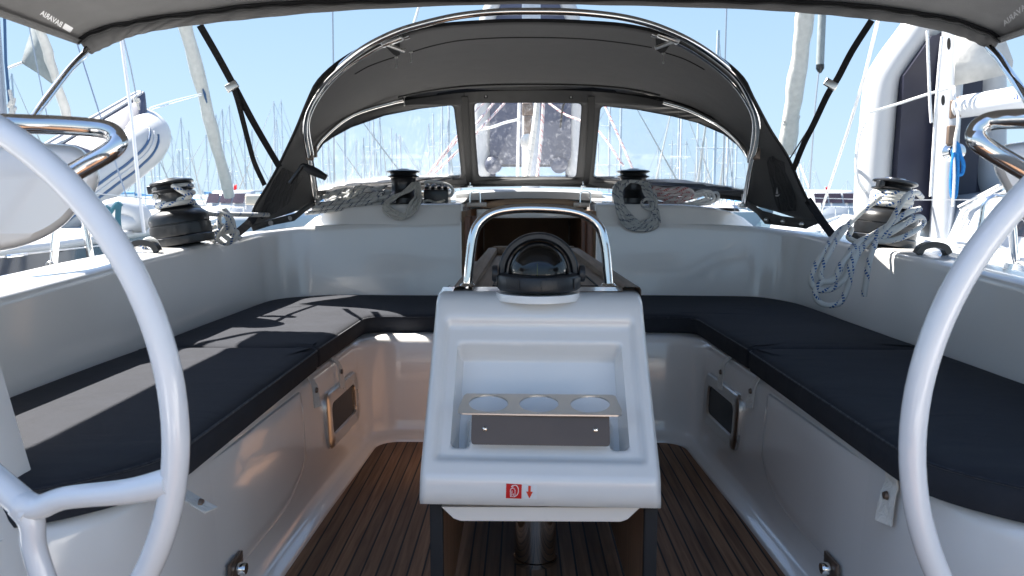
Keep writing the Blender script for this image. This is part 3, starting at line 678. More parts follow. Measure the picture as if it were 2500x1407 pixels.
# ================================================================== WHEELS
def wheel(label, c, Rr, yw, pt, tr, spoke_ang, side):
    c = Vector(c); n = V(math.sin(yw) * math.cos(pt), math.cos(yw) * math.cos(pt), math.sin(pt))
    ex = V(1, 0, 0); ex = (ex - n * ex.dot(n)).normalized(); ez = ex.cross(n) * -1; ez = ez if ez.z > 0 else -ez
    t = thing('steering_wheel', label, 'steering wheel', c)
    rc = Rr - tr; P = lambda r, a, d=0: c + ex * (r * math.cos(a)) + ez * (r * math.sin(a)) + n * d
    MB().tube([P(rc, 2 * PI * i / 120) for i in range(120)], tr, 20, True).build('rim', 'powder', t, smooth=80)
    for a in spoke_ang:
        mb = MB(); fa = a; fr = rc * .585; da = R(22.5)
        mb.tube([P(.03, fa, .03), P(rc * .3, fa, .012), P(fr, fa, 0)], lambda q: .016 + .002 * q, 14, k=6)
        for sg in (-1, 1):
            mb.tube([P(fr * .93, fa, 0), P(fr * 1.02, fa + sg * R(3), 0), P(fr * 1.14, fa + sg * R(10), 0), P(rc * .86, fa + sg * (da * .80), 0), P(rc * .995, fa + sg * da, 0)], lambda q: .0185 - .004 * math.sin(PI * q), 14, k=6)
            mb.tube([P(rc * .95, fa + sg * da * .955, 0), P(rc * .995, fa + sg * da, 0)], lambda q: .013 + .006 * q * q, 14, k=4)
        mb.build('spoke', 'powder', t, smooth=80)
    Rm = Matrix((ex, ez, n)).transposed()
    MB().lathe([(0, -.02), (.035, -.018), (.045, -.008), (.045, .03), (.03, .05), (.03, .10)], c, 32, Rm).build('hub', 'powder', t)
    return t
import math as _m
# fork of the visible spoke on the left wheel sits near pixel (60, 1262)
wheel('big white steering wheel at the left edge with a forked spoke in view', (-.845, .95, .663), .415, .145, .031, .0160, [R(-33.5 + 120 * k) for k in range(3)], -1)
wheel('white steering wheel at the right edge, only its bare rim in view', (.945, .95, .632), .486, .067, .048, .0165, [R(115 + 120 * k) for k in range(3)], 1)
# helm consoles behind the wheels
def console(label, s, prof, Y0, Y1, colx, hand, mlab):
    t = thing('helm_pedestal', label, 'helm pedestal', (s * 1.0, 1.15, 0))
    pts = [at(x, y, Y0) for x, y in prof]; cen = sum(pts, V(0, 0, 0)) / len(pts); mb = MB()
    ring = catmull(pts, 5, True); L = [[CAM + (cen + (p - cen) * k - CAM) * ((Y0 + dy) / Y0) for p in ring] for k, dy in ((.80, -.045), (.90, -.036), (.965, -.018), (1.0, .01), (.96, Y1 - Y0 - .08), (.9, Y1 - Y0 - .02), (.8, Y1 - Y0))]
    mb.grid(L, True); m_ = len(ring); tr_ = [tuple(q) for q in tessellate_polygon([[V(p.x, p.z, 0) for p in L[0]]])]
    mb.f += tr_ + [tuple(i + m_ * 6 for i in q) for q in tr_]
    mb.build('instrument_pod', 'gel', t, smooth=60)
    mb = MB(); rws = []
    for z, x0 in colx: rws.append([V(s * x0, 1.12, z), V(s * (x0 - .02), 1.16, z), V(s * (x0 - .022), 1.24, z), V(s * (x0 + .02), 1.27, z), V(s * (x0 + .35), 1.27, z), V(s * (x0 + .38), 1.24, z), V(s * (x0 + .38), 1.14, z), V(s * (x0 + .36), 1.11, z), V(s * (x0 + .03), 1.10, z)])
    mb.grid(rws, True); mb.build('column', 'gel', t, smooth=50)
    MB().tube([at(*h) for h in hand], .0128 * (1 if s < 0 else 1), 24, k=7).build('guard_rail', 'chrome', t, smooth=80)
    return t
pl = console('white helm pedestal with chrome guard rail behind the left wheel', -1,
    [(-190, 395), (-60, 352), (60, 348), (150, 352), (196, 362), (222, 388), (243, 420), (236, 462), (214, 492), (186, 520), (158, 549), (110, 580), (40, 606), (-60, 622), (-190, 630)], 1.22, 1.5,
    [(0, .79), (.20, .825), (.43, .872), (.58, .905), (.8, .95)],
    [(-260, 640, 1.10), (-260, 320, 1.02), (-190, 296, .98), (0, 302, 1.0), (120, 305, 1.03), (215, 311, 1.05), (262, 318, 1.055), (284, 334, 1.055), (286, 352, 1.05), (262, 374, 1.045), (205, 407, 1.04), (170, 427, 1.035)], None)
mb = MB(); mb.tube([at(x, y, 1.183) for x, y in ((-190, 463), (0, 418), (35, 404), (58, 390), (60, 384))], .004, 8, k=4); mb.build('pod_joint', 'seam', pl)
pr_ = console('white helm pedestal with chrome guard rail behind the right wheel', 1,
    [(2436, 362), (2460, 352), (2500, 345), (2600, 330), (2750, 330), (2800, 420), (2780, 620), (2600, 620), (2480, 520), (2456, 470), (2432, 425), (2424, 395)], 1.22, 1.5,
    [(0, .92), (.25, .96), (.5, 1.0), (.8, 1.05)],
    [(2800, 640, 1.10), (2800, 320, 1.02), (2720, 296, .98), (2560, 290, 1.0), (2470, 291, 1.03), (2420, 296, 1.05), (2392, 310, 1.055), (2383, 328, 1.055), (2388, 345, 1.05), (2420, 368, 1.045), (2480, 404, 1.04), (2560, 450, 1.03), (2640, 500, 1.02)], None)

# ================================================================== SPRAYHOOD
def U(x): return (x - 1295) / 525.0
def interp_path(keys, N):
    """keys (t, x, y, Y) -> N+1 smooth points at even t"""
    P_ = [V(*k[1:]) for k in keys]; T_ = [k[0] for k in keys]; dense = catmull(P_, 12); m = len(keys) - 1; out = []
    for i in range(N + 1):
        t = i / N
        for j in range(m):
            if t <= T_[j + 1] or j == m - 1:
                q = (t - T_[j]) / (T_[j + 1] - T_[j]); f = (j + max(0, min(1, q))) * 12; a = int(min(f, len(dense) - 1.001)); out.append(dense[a].lerp(dense[a + 1], f - a)); break
    return out
hood = thing('sprayhood', 'grey canvas sprayhood on steel bows with clear windows over the companionway', 'sprayhood', (0, 4, .8))
YTUBE = [(28, 2.62), (121, 2.70), (211, 2.86), (268, 3.0), (320, 3.15), (374, 3.36), (440, 3.6), (500, 3.83)]
YEDGE = [(51, 2.70), (99, 2.73), (145, 2.77), (197, 2.79), (246, 2.90), (320, 3.16), (403, 3.34), (498, 3.40), (552, 3.42)]
A = [(0, 612, 552, 3.42), (.05, 628, 498, 3.42), (.12, 681, 403, 3.42), (.18, 720, 320, 3.42), (.22, 752, 246, 3.42), (.25, 779, 197, 3.40), (.29, 838, 145, 3.38), (.34, 925, 99, 3.36), (.40, 1040, 66, 3.34), (.45, 1160, 55, 3.33),
     (.5, 1292, 51, 3.33), (.55, 1420, 53, 3.33), (.60, 1540, 63, 3.34), (.66, 1660, 95, 3.36), (.71, 1752, 140, 3.38), (.75, 1813, 190, 3.40), (.78, 1838, 236, 3.42), (.82, 1882, 318, 3.42), (.88, 1925, 390, 3.42), (.95, 1972, 488, 3.42), (1, 2002, 548, 3.42)]
Bk = [(0, 771, 500, 3.84), (.07, 762, 430, 3.84), (.12, 762, 378, 3.84), (.16, 788, 336, 3.86), (.22, 848, 290, 3.92), (.28, 915, 261, 3.98), (.36, 1020, 229, 4.04), (.43, 1150, 215, 4.07),
      (.5, 1295, 210, 4.08), (.57, 1440, 212, 4.07), (.64, 1570, 226, 4.04), (.72, 1690, 262, 3.98), (.78, 1755, 298, 3.92), (.84, 1805, 342, 3.86), (.88, 1834, 378, 3.84), (.93, 1828, 430, 3.84), (1, 1818, 496, 3.84)]
A = [(t, x, y, lerpk(YEDGE, y)) for t, x, y, Y in A]
N = 96
a2 = interp_path(A, N); b2 = interp_path(Bk, N); rows = []
for k in range(13):
    q = k / 12; row = []
    for i in range(N + 1):
        t = i / N; p = at(*a2[i]).lerp(at(*b2[i]), q); c = V(.0, p.y, .9); o = (p - c); o.y = 0
        side = min(1, min(t, 1 - t) / .2)
        wr = .005 * math.sin(q * 9 + i * .55) * (1 - side) + .0015 * math.sin(i * .31 + q * 4)
        p = p + o.normalized() * (.045 * math.sin(PI * q) * (side ** .7) + wr); row.append(p)
    rows.append(row)
roof = MB().grid(rows).build('canvas_roof', 'canvas', hood, smooth=70, solid=.004); roofT = bvh(roof)
# hem tubes along the aft edge and dark seams under the roof
MB().tube([r for r in rows[0]], .006, 8).build('edge_piping', 'webb', hood)
def seam(pxs, m, r=.006, name='zip_seam', par=hood, tree=roofT, off=.006):
    pts = [onto(tree, x, y, off) for x, y in [(p.x, p.y) for p in catmull([V(x, y, 0) for x, y in pxs], 5)]]
    pts = [p for p in pts if p]; return MB().tube(pts, r, 8).build(name, m, par)
seam([(1005, 126), (1060, 110), (1130, 97), (1230, 91), (1350, 91), (1440, 95), (1530, 105), (1592, 115)], 'seam', .0045)
seam([(866, 180), (900, 161), (940, 146), (963, 139)], 'seam', .0045); seam([(1625, 128), (1665, 141), (1695, 155), (1720, 169)], 'seam', .0045)
seam([(972, 236), (1040, 222), (1120, 211), (1200, 206), (1300, 205), (1400, 206), (1490, 211), (1560, 220), (1612, 232)], 'seam', .008)
# webbing gussets at the bow brackets
for sg, quad in ((-1, [(935, 108), (975, 92), (976, 133), (968, 137), (960, 133)]), (1, [(1601, 92), (1640, 104), (1624, 127), (1615, 130), (1603, 122)])):
    pts = [onto(roofT, x, y, .02) or at(x, y, 2.8) for x, y in quad]; MB().slab(pts, (0, .006, 0)).build('bow_sleeve', 'webb', hood, smooth=0)
# small zip pulls
for x, y, l in ((1003, 127, 22), (967, 140, 22), (987, 236, 20), (1620, 130, 22)):
    p = onto(roofT, x, y, .02) or at(x, y, 2.9); q = p - V(0, 0, l / 1875 * p.y)
    MB().tube([p, q], .0018, 6).lathe([(0, -.006), (.004, -.004), (.004, .004), (0, .006)], q, 8).lathe([(0, -.006), (.008, -.003), (.008, .004), (0, .006)], p, 8).build('zip_pull', 'steel', hood)
# steel bows
t1 = [(773, 502, 3.83), (762, 440, 3.74), (752, 374, 3.62), (744, 320, 3.52), (752, 268, 3.44), (784, 211, 3.36), (822, 170, 3.32), (884, 121, 3.28), (951, 86, 3.24), (1014, 64, 3.22), (1111, 41, 3.2), (1207, 30, 3.19), (1299, 28, 3.19),
      (1400, 30, 3.19), (1502, 40, 3.2), (1575, 56, 3.22), (1636, 78, 3.24), (1690, 104, 3.27), (1745, 140, 3.30), (1799, 187, 3.36), (1830, 238, 3.43), (1850, 294, 3.5), (1848, 350, 3.6), (1834, 400, 3.68), (1825, 450, 3.76), (1817, 498, 3.83)]
t1 = [(x, y, lerpk(YTUBE, y)) for x, y, Y in t1]
MB().tube([at(*p) for p in t1], .0115, 14, k=5).build('aft_bow', 'chrome', hood, smooth=80)
t2 = [(762, 378, 3.74), (751, 310, 3.56), (764, 262, 3.48), (800, 208, 3.42), (850, 162, 3.39), (910, 124, 3.375), (950, 105, 3.37), (1000, 88, 3.365)]
t2 = [(x, y, max(lerpk(YTUBE, y), lerpk(YEDGE, y)) + (.05 if y < 200 else .03)) for x, y, Y in t2]
MB().tube([at(*p) for p in t2], .008, 12, k=5).build('inner_bow', 'chrome', hood, smooth=80)
t3 = [(1590, 84, 3.365), (1640, 100, 3.37), (1700, 132, 3.38), (1768, 182, 3.40), (1812, 232, 3.45), (1840, 290, 3.52), (1838, 350, 3.62), (1828, 395, 3.7)]
t3 = [(x, y, max(lerpk(YTUBE, y), lerpk(YEDGE, y)) + (.05 if y < 200 else .03)) for x, y, Y in t3]
MB().tube([at(*p) for p in t3], .008, 12, k=5).build('inner_bow', 'chrome', hood, smooth=80)
t4 = [(765, 378, 3.78), (782, 345, 3.80), (832, 299, 3.85), (880, 273, 3.9), (956, 251, 3.95), (985, 245, 3.96)]
MB().tube([at(*p) for p in t4], .0105, 12, k=5).build('front_bow', 'chrome', hood, smooth=80)
t5 = [(1620, 250, 3.96), (1680, 268, 3.93), (1740, 297, 3.88), (1780, 325, 3.84), (1812, 358, 3.8), (1828, 384, 3.77)]
MB().tube([at(*p) for p in t5], .0105, 12, k=5).build('front_bow', 'chrome', hood, smooth=80)
for x, y, Y in ((757, 378, 3.40), (766, 372, 3.72), (1846, 376, 3.38), (1833, 380, 3.72)):
    MB().box(at(x, y, Y), (.03, .03, .05), bev=.006).build('tube_joint', 'darksteel', hood)
for x, y in ((957, 100), (1632, 92)):
    mb = MB(); c = at(x, y, 2.74); s_ = -1 if x < 1295 else 1; rot = Matrix.Rotation(R(-20 * -s_), 3, 'Y')
    mb.box(c, (.08, .03, .022), rot, .006); mb.tube([c + V(-.045, 0, -.02 + .016 * -s_), c + V(.045, 0, -.02 - .016 * -s_)], .007, 8); mb.build('bow_bracket', 'steel', hood)
for x, y in ((773, 503), (1817, 499)):
    c = at(x, y, 3.83); MB().box(c - V(0, 0, .006), (.05, .05, .02), bev=.004).tube([c - V(0, 0, .02), c + V(0, 0, .05)], .015, 12).build('bow_foot', 'steel', hood)
# front panel with three windows
Bt = [(740, 420), (762, 378), (788, 336), (848, 290), (915, 261), (1020, 229), (1150, 215), (1295, 210), (1440, 212), (1570, 226), (1690, 262), (1755, 298), (1805, 342), (1834, 378), (1850, 420)]
Dt = [(740, 482), (780, 483), (868, 478), (1000, 467), (1150, 457), (1295, 454), (1440, 458), (1600, 468), (1700, 478), (1820, 492), (1850, 494)]
def fy(keys, x): return lerpk([(a, b) for a, b in keys], x)
def YF(x, y):
    u = min(1.0, abs(U(x))); yb = 4.09 - .24 * u ** 3; yd = 4.62 - .74 * u ** 2.2; top_ = 205 + 180 * u ** 3
    t = min(1.15, max(-.05, (y - top_) / (458 - top_ + 30 * u))); return yb + (yd - yb) * t
def fpt(x, y, off=0): return at(x, y, YF(x, y) + off)
def dens(pts, L=14):
    out = []
    for i, p in enumerate(pts):
        q = pts[(i + 1) % len(pts)]; a = Vector(p[:2]); b = Vector(q[:2]); m = max(1, int((b - a).length / L))
        for k in range(m): out.append(a.lerp(b, k / m))
    return out
wl = roundpoly([(764, 388, 6), (788, 352, 10), (811, 336, 20), (857, 311, 30), (939, 282, 40), (1026, 265, 40), (1108, 256, 12), (1118, 340, 0), (1128, 434, 10), (1038, 445, 0), (869, 461, 0), (776, 468, 6)], 4)
wc = roundpoly([(1157, 251, 12), (1290, 250.5, 0), (1421, 252, 12), (1414, 350, 0), (1407, 434, 12), (1168, 433, 12), (1161, 340, 0)], 5)
wr_ = roundpoly([(1466, 258, 12), (1558, 268, 30), (1642, 284, 40), (1704, 300, 30), (1768, 328, 30), (1801, 355, 20), (1829, 390, 10), (1818, 468, 6), (1700, 459, 0), (1608, 451, 0), (1448, 438, 12), (1458, 340, 0)], 4)
def topy(x): return lerpk([(p[0], p[1] - 15) for p in Bt[1:-1]], x)
def boty(x): return lerpk([(p[0], p[1]) for p in Dt], x)
segs = [(750, 1140, wl), (1140, 1439, wc), (1439, 1842, wr_)]
pan = []
for x0, x1, wn in segs:
    xs_ = [x0 + (x1 - x0) * i / 24 for i in range(25)]
    def sx(x, y): # slanted panel joints
        k = (y - 250) / 200
        if abs(x - 1140) < .5: return x - 5 + 10 * k
        if abs(x - 1439) < .5: return x + 5 - 10 * k
        return x
    outer = [(sx(x, topy(x)), topy(x)) for x in xs_]
    if x1 in (1140, 1439): outer += [(sx(x1, y), y) for y in range(int(topy(x1)) + 12, int(boty(x1)), 14)]
    outer += [(sx(x, boty(x)), boty(x)) for x in reversed(xs_)]
    if x0 in (1140, 1439): outer += [(sx(x0, y), y) for y in range(int(boty(x0)) - 12, int(topy(x0)), -14)]
    w2 = dens(wn, 8); loops = [[V(x, y, 0) for x, y in outer], [V(p.x, p.y, 0) for p in w2]]; fl = loops[0] + loops[1]; tri = [tuple(t) for t in tessellate_polygon(loops)]
    mb = MB(); mb.add([fpt(p.x, p.y) for p in fl], tri); fp = mb.build('front_panel', 'canvas', hood, smooth=80, solid=.004); pan.append(bvh(fp))
    mb = MB(); mb.add([fpt(p.x, p.y, .004) for p in w2], [tuple(t) for t in tessellate_polygon([[V(p.x, p.y, 0) for p in w2]])]); mb.build('window_pane', 'vinyl', hood, smooth=80)
    MB().tube([fpt(p.x, p.y, -.004) for p in dens(wn, 8)], .0022, 5, True).build('window_hem', 'pipe', hood)
def frontrib(pts, wd, m, name, off=-.008):
    mb = MB(); P_ = [fpt(x, y, off) for x, y in pts]; mb.ribbon(P_, (1, 0, 0) if abs(pts[0][0] - pts[-1][0]) < 60 else (0, 0, 1), wd, .004, 4); return mb.build(name, m, hood)
frontrib([(1134, 236), (1137, 300), (1141, 380), (1147, 452)], .034, 'seam', 'window_zip'); frontrib([(1444, 236), (1443, 300), (1438, 380), (1430, 452)], .034, 'seam', 'window_zip')
frontrib([(776, 479), (868, 474), (1000, 463), (1150, 452), (1295, 449), (1430, 452), (1600, 463), (1700, 473), (1818, 487)], .022, 'seam', 'base_track')
frontrib([(860, 277), (940, 249), (1030, 232), (1150, 218), (1295, 214), (1440, 216), (1560, 229), (1650, 252), (1745, 296)], .03, 'webb', 'top_seam', -.006)
for x in (1148, 1424):
    c = fpt(x, 455, -.02); MB().box(c, (.03, .012, .014), bev=.003).lathe([(0, .03), (.009, .027), (.009, .012), (.005, .008), (.005, 0)], c, 12).build('base_fitting', 'chrome', hood)
for x, y in ((1186, 233), (1394, 235)):
    c = fpt(x, y, -.012); q = MB().box(c, (.018, .003, .03), bev=.002).build('snap_tab', 'seam', hood); MB().lathe([(0, .004), (.004, .003), (.005, 0)], c + V(0, -.002, -.006), 10, Matrix.Rotation(R(90), 3, 'X')).build('snap', 'steel', q)
frontrib([(1378, 253), (1374, 262), (1371, 285), (1368, 311)], .010, 'webb', 'hanging_strap', .01)
# logo under the roof
def decal_text(txt, org, ex, ey, m, parent, tree, name='lettering', off=.004, skew=0):
    vs, fs = textmesh(txt, 1, True); P_ = [onto(tree, org[0] + u * ex[0] + v * ey[0], org[1] + u * ex[1] + v * ey[1], off) for u, v in vs]
    if any(p is None for p in P_): ok = {i for i, p in enumerate(P_) if p}; fs = [f for f in fs if all(i in ok for i in f)]; P_ = [p or V(0, 0, 0) for p in P_]; 
    used = sorted({i for f in fs for i in f}); mp_ = {i: k for k, i in enumerate(used)}
    return MB().add([P_[i] for i in used], [tuple(mp_[i] for i in f) for f in fs]).build(name, m, parent, smooth=0, fix=False)
decal_text('B A V A R I A', (1271, 79), (61, -.5), (0, -9), 'greyprint', hood, roofT)
mb = MB(); q = [onto(roofT, x, y, .004) for x, y in ((1242, 80), (1267, 79.5), (1267, 71), (1242, 71.5))]; mb.add(q, [(0, 1, 2, 3)]); mb.build('logo_bar', 'palegrey', hood, smooth=0)
# side wings: hem, snaps, pockets
def roofpatch(name, pts, m, off=.012, th=.006, par=hood):
    P_ = []
    for x, y in pts:
        p = onto(roofT, x, y, off)
        if p: P_.append(p)
    if len(P_) < 3: return None
    return MB().slab(P_, (0, .012, 0)).build(name, m, par, smooth=30)
roofpatch('winch_handle_pocket', [(690, 410), (740, 432), (728, 450), (716, 470), (700, 500), (672, 520), (640, 535), (633, 530), (650, 480), (668, 440)], 'pocket')
pk = roofpatch('winch_handle_pocket', [(1874, 396), (1878, 384), (1888, 381), (1898, 390), (1915, 396), (1918, 420), (1932, 450), (1942, 480), (1944, 515), (1902, 518), (1893, 490), (1880, 430)], 'pocket')
def hem(pts0, pts1, snaps):
    mb = MB(); mb.grid([[at(*p) for p in pts0], [at(*p) for p in pts1]]); h = mb.build('side_hem', 'canvas', hood, solid=.004)
    for x, y, Y in snaps: MB().lathe([(0, .005), (.008, .004), (.012, 0)], at(x, y, Y - .006), 14, Matrix.Rotation(R(90), 3, 'X')).build('snap_button', 'greyprint' if x < 1000 else 'steel', h)
hem([(612, 551, 3.42), (665, 535, 3.5), (720, 521, 3.6), (745, 503, 3.7), (771, 490, 3.82)], [(618, 565, 3.42), (662, 551, 3.5), (718, 540, 3.58), (742, 520, 3.68), (768, 502, 3.8)], [(661, 545, 3.49), (707, 534, 3.57)])
hem([(2003, 543, 3.42), (1965, 535, 3.46), (1910, 528, 3.54), (1862, 515, 3.62), (1838, 500, 3.7), (1819, 486, 3.82)], [(1966, 559, 3.42), (1955, 557, 3.46), (1908, 552, 3.54), (1868, 547, 3.6), (1848, 522, 3.68), (1822, 504, 3.8)], [(1871, 537, 3.58), (1912, 541, 3.52), (1957, 548, 3.45)])
# sail emblem on the right pocket
P_ = [onto(roofT, x, y, .03) for x, y in ((1897, 457), (1900, 473), (1894, 474))]; P2 = [onto(roofT, x, y, .03) for x, y in ((1892, 477), (1904, 475), (1900, 480), (1894, 480))]
if all(P_) and all(P2): MB().add(P_, [(0, 1, 2)]).add(P2, [(0, 1, 2, 3)]).build('sail_emblem', 'palegrey', pk, smooth=0)
decal_text('AHOY', (1891, 485), (13, 0), (0, -4), 'greyprint', pk, roofT, off=.03) if False else None
# tension straps from the wing corners down to the coaming
mb = MB(); mb.ribbon([at(625, 520, 3.41), at(612, 540, 3.38), at(596, 556, 3.33), at(566, 580, 3.26)], (.5, 0, -.5), .035, .004); mb.build('tension_strap', 'webb', hood)
mb = MB(); mb.ribbon([at(1972, 488, 3.41), at(1992, 518, 3.38), at(2010, 545, 3.34), at(2036, 579, 3.27)], (.5, 0, .5), .035, .004); mb.build('tension_strap', 'webb', hood)
# winch handle standing in the left pocket
wh = thing('winch_crank', 'black winch handle sticking out of the pocket on the left side of the sprayhood', 'winch handle', at(742, 410, 3.4))
Yh = 3.34
mb = MB(); mb.tube([at(744, 407, Yh), at(756, 414, Yh), at(775, 423, Yh), at(796, 434, Yh)], lambda q: .014 + .006 * math.sin(PI * min(1, q * 1.1)), 16, k=5); mb.build('grip', 'rubber', wh)
mb = MB(); mb.tube([at(748, 405, Yh), at(740, 404, Yh), at(733, 413, Yh), at(722, 428, Yh), at(708, 448, Yh)], .0095, 10, k=4); mb.build('arm', 'winch', wh)

# ================================================================== BIMINI
YB = 2.88
bim = thing('bimini', 'grey canvas bimini awning stretched overhead with its wavy black seam and hem in view', 'bimini', (0, YB, 1.5))
S = [(192, 97), (224, 78), (272, 61), (320, 53), (368, 43), (440, 34), (512, 26), (580, 16), (640, 10), (720, 5), (800, 2), (900, -1), (1050, -5), (1250, -8), (1450, -8), (1650, -6), (1800, -2), (1900, 0), (2024, 6), (2120, 14), (2200, 24), (2248, 32), (2300, 40), (2344, 50), (2408, 74), (2440, 93)]
H = [(222, 133), (250, 120), (278, 107), (320, 90), (384, 75), (480, 61), (608, 47), (800, 29), (1000, 18), (1250, 10), (1500, 13), (1800, 22), (1950, 31), (2100, 45), (2230, 62), (2330, 85), (2380, 104), (2422, 127)]
Sd = catmull([V(x, y, 0) for x, y in S], 5); Hd = catmull([V(x, y, 0) for x, y in H], 5)
S3 = [at(p.x, p.y, YB) for p in Sd]
rows = []
xl, xr = S3[0], S3[-1]
for k in range(16):
    y = YB - k * .14; d = (YB - y); row = []
    for i, p in enumerate(S3):
        q = i / (len(S3) - 1); up = .06 * math.sin(PI * q) * sst(0, .6, d) * (1 + 0)
        row.append(V(p.x, y, p.z + .022 * sst(0, .1, d) * math.sin(PI * q) + up * .5 - .012 * math.sin(d * 2.2) * math.sin(PI * q)))
    rows.append(row)
bc = MB().grid(rows).build('canopy', 'canvas2', bim, smooth=70, solid=.004); bT = bvh(bc)
def H3(t):
    f = t * (len(Hd) - 1); a = int(min(f, len(Hd) - 1.001)); q = Hd[a].lerp(Hd[a + 1], f - a); return at(q.x, q.y, YB + .012)
n_ = 160; S3f = []
for i in range(n_ + 1):
    f = i / n_ * (len(Sd) - 1); a = int(min(f, len(Sd) - 1.001)); q = Sd[a].lerp(Sd[a + 1], f - a); S3f.append(q)
rws = []
for k in range(5):
    q = k / 4; rws.append([at(S3f[i].x, S3f[i].y, YB + .004).lerp(H3(i / n_), q) + V(0, .003 * math.sin(i * .95 + 1.3 * math.sin(i * .21)) * math.sin(PI * q * .6) - .012 * math.sin(PI * q), 0) for i in range(n_ + 1)])
MB().grid(rws).build('front_valance', 'canvas2', bim, smooth=80, solid=.003)
wob = [at(p.x, p.y + 1.5 * math.sin(i * .8), YB - .010) for i, p in enumerate(S3f)]
MB().tube(wob, .0085, 8).build('front_piping', 'webb', bim); MB().tube([p + V(0, -.006, -.014) for p in wob], .004, 6).build('zip', 'seam', bim)
for e in (0, -1):
    sg = -1 if e == 0 else 1
    MB().grid([[r[e] + V(0, 0, .002), r[e] + V(-sg * .02, 0, -.004), r[e] + V(0, 0, -.018)] for r in rows]).build('side_hem', 'canvas2', bim, solid=.003)
# frame tubes
for pts in ([(214, 118, 2.89), (205, 134, 2.87), (188, 150, 2.83), (165, 175, 2.76), (130, 220, 2.64), (88, 276, 2.5), (40, 345, 2.28), (-40, 460, 2.1)], [(2412, 112, 2.89), (2420, 122, 2.87), (2440, 143, 2.82), (2465, 180, 2.72), (2500, 230, 2.50), (2560, 330, 2.38), (2620, 450, 2.2)]):
    MB().tube([at(*p) for p in pts], .0135, 16, k=5).build('frame_tube', 'chrome', bim, smooth=80)
# front bow hidden in the seam
MB().tube([p + V(0, -.02, .016) for p in S3[2:-2]], .012, 10).build('front_bow', 'chrome', bim)
# mirrored lettering under the canopy (printed on top, showing through)
def bim_logo(org, ex, ey, bar):
    decal_text('BAVARIA', org, ex, ey, 'white' if org[0] < 1000 else 'greyprint', bim, bT, off=.006)
    P_ = [onto(bT, x, y, .006) for x, y in bar]
    if all(P_): MB().add(P_, [(0, 1, 2, 3)]).build('logo_bar', 'white' if org[0] < 1000 else 'greyprint', bim, smooth=0)
bim_logo((148, 67), (-51, -31), (6, -12), [(152, 69), (171, 80.5), (179, 69), (159, 57)])
bim_logo((2514, 14), (-62, 52), (-6, -12), [(2520, 12), (2540, -5), (2535, -16), (2514, 0)])
# webbing stays down to the sprayhood
def stay(name, pts, wd, label, m='webb', grp='webbing stays between bimini and sprayhood'):
    mb = MB(); mb.ribbon([at(*p) for p in pts], (1, 0, .45 if pts[0][0] < 1250 else -.45), wd, .003, 5); o = mb.build(name, m); return tag(o, label, 'strap', grp)
stay('webbing_strap', [(488, 62, 2.90), (530, 135, 2.91), (572, 212, 2.94), (622, 305, 3.08), (682, 408, 3.26)], .026, 'black webbing strap running straight down to the left shoulder of the sprayhood')
stay('webbing_strap', [(568, 208, 2.93), (582, 252, 2.98), (606, 345, 3.1), (622, 400, 3.2), (646, 452, 3.33)], .021, 'slack grey-black webbing tail falling from a buckle left of the sprayhood')
stay('webbing_strap', [(2128, 50, 2.90), (2080, 125, 2.90), (2046, 190, 2.9), (2020, 232, 2.96), (1988, 300, 3.06), (1962, 352, 3.16), (1937, 414, 3.27)], .024, 'black webbing strap running down to the right shoulder of the sprayhood')
o = MB().tube([at(2030, 210, 2.93), at(1990, 290, 3.1), at(1928, 388, 3.38)], .0028, 6).build('thin_cord', 'webb'); tag(o, 'thin black cord beside the webbing strap right of the sprayhood', 'cord')
for x, y, Y, lb in ((566, 211, 2.92, 'left'), (2028, 206, 2.9, 'right')):
    mb = MB(); mb.box(at(x, y, Y), (.05, .01, .03), Matrix.Rotation(R(-30 if x < 1000 else 30), 3, 'Y'), .004); tag(mb.build('strap_buckle', 'steel'), f'small steel buckle joining the webbing straps {lb} of the sprayhood', 'buckle')

# ================================================================== WINCHES
def winch(label, c, sc, tilt, grp):
    t = thing('winch', label, 'winch', c, grp); c = Vector(c)
    Rm = Matrix.Rotation(R(tilt), 3, 'Y')
    def part(name, prof, m, n=48): return MB().lathe([(r * sc, z * sc) for r, z in prof], c, n, Rm).build(name, m, t, smooth=32)
    part('base', [(0, 0), (.112, 0), (.113, .004), (.113, .028), (.110, .031), (.104, .032)], 'winch')
    part('skirt', [(.104, .031), (.109, .033), (.110, .038), (.1095, .074), (.106, .0755), (.106, .078), (.1085, .080), (.1075, .10), (.102, .114), (.09, .124), (.074, .130), (.062, .134), (.056, .139)], 'winch')
    part('drum', [(.056, .138), (.052, .150), (.050, .165), (.051, .185), (.054, .194), (.060, .198)], 'winch')
    part('self_tailer', [(.058, .197), (.076, .203), (.079, .206), (.076, .209), (.060, .213), (.058, .218), (.060, .222), (.074, .227), (.078, .231), (.078, .235), (.073, .240), (.050, .244), (.030, .246), (.0, .246)], 'winch')
    part('cap', [(.036, .2455), (.034, .249), (.020, .2505), (.012, .249), (.0, .245)], 'steel')
    p = c + Rm @ V(-.066 * sc, -.03 * sc, .216 * sc); MB().box(p, (.022 * sc, .03 * sc, .03 * sc), Rm, .003 * sc).build('feeder_arm', 'winch', t)
    return t, c, Rm
def small_winch(label, c, grp):
    t = thing('winch', label, 'winch', c, grp); c = Vector(c)
    def part(name, prof, m='winch'): return MB().lathe(prof, c, 40).build(name, m, t, smooth=32)
    part('base', [(0, 0), (.092, 0), (.094, .003), (.094, .026), (.090, .032), (.074, .046), (.066, .056), (.062, .068)])
    part('drum', [(.062, .067), (.060, .08), (.060, .108), (.064, .122), (.066, .126)])
    part('self_tailer', [(.064, .125), (.078, .130), (.081, .133), (.078, .136), (.066, .140), (.064, .146), (.066, .150), (.080, .155), (.083, .158), (.080, .162), (.060, .167), (.028, .169), (0, .169)])
    part('cap', [(.032, .168), (.030, .172), (.018, .174), (0, .172)], 'steel')
    return t, c
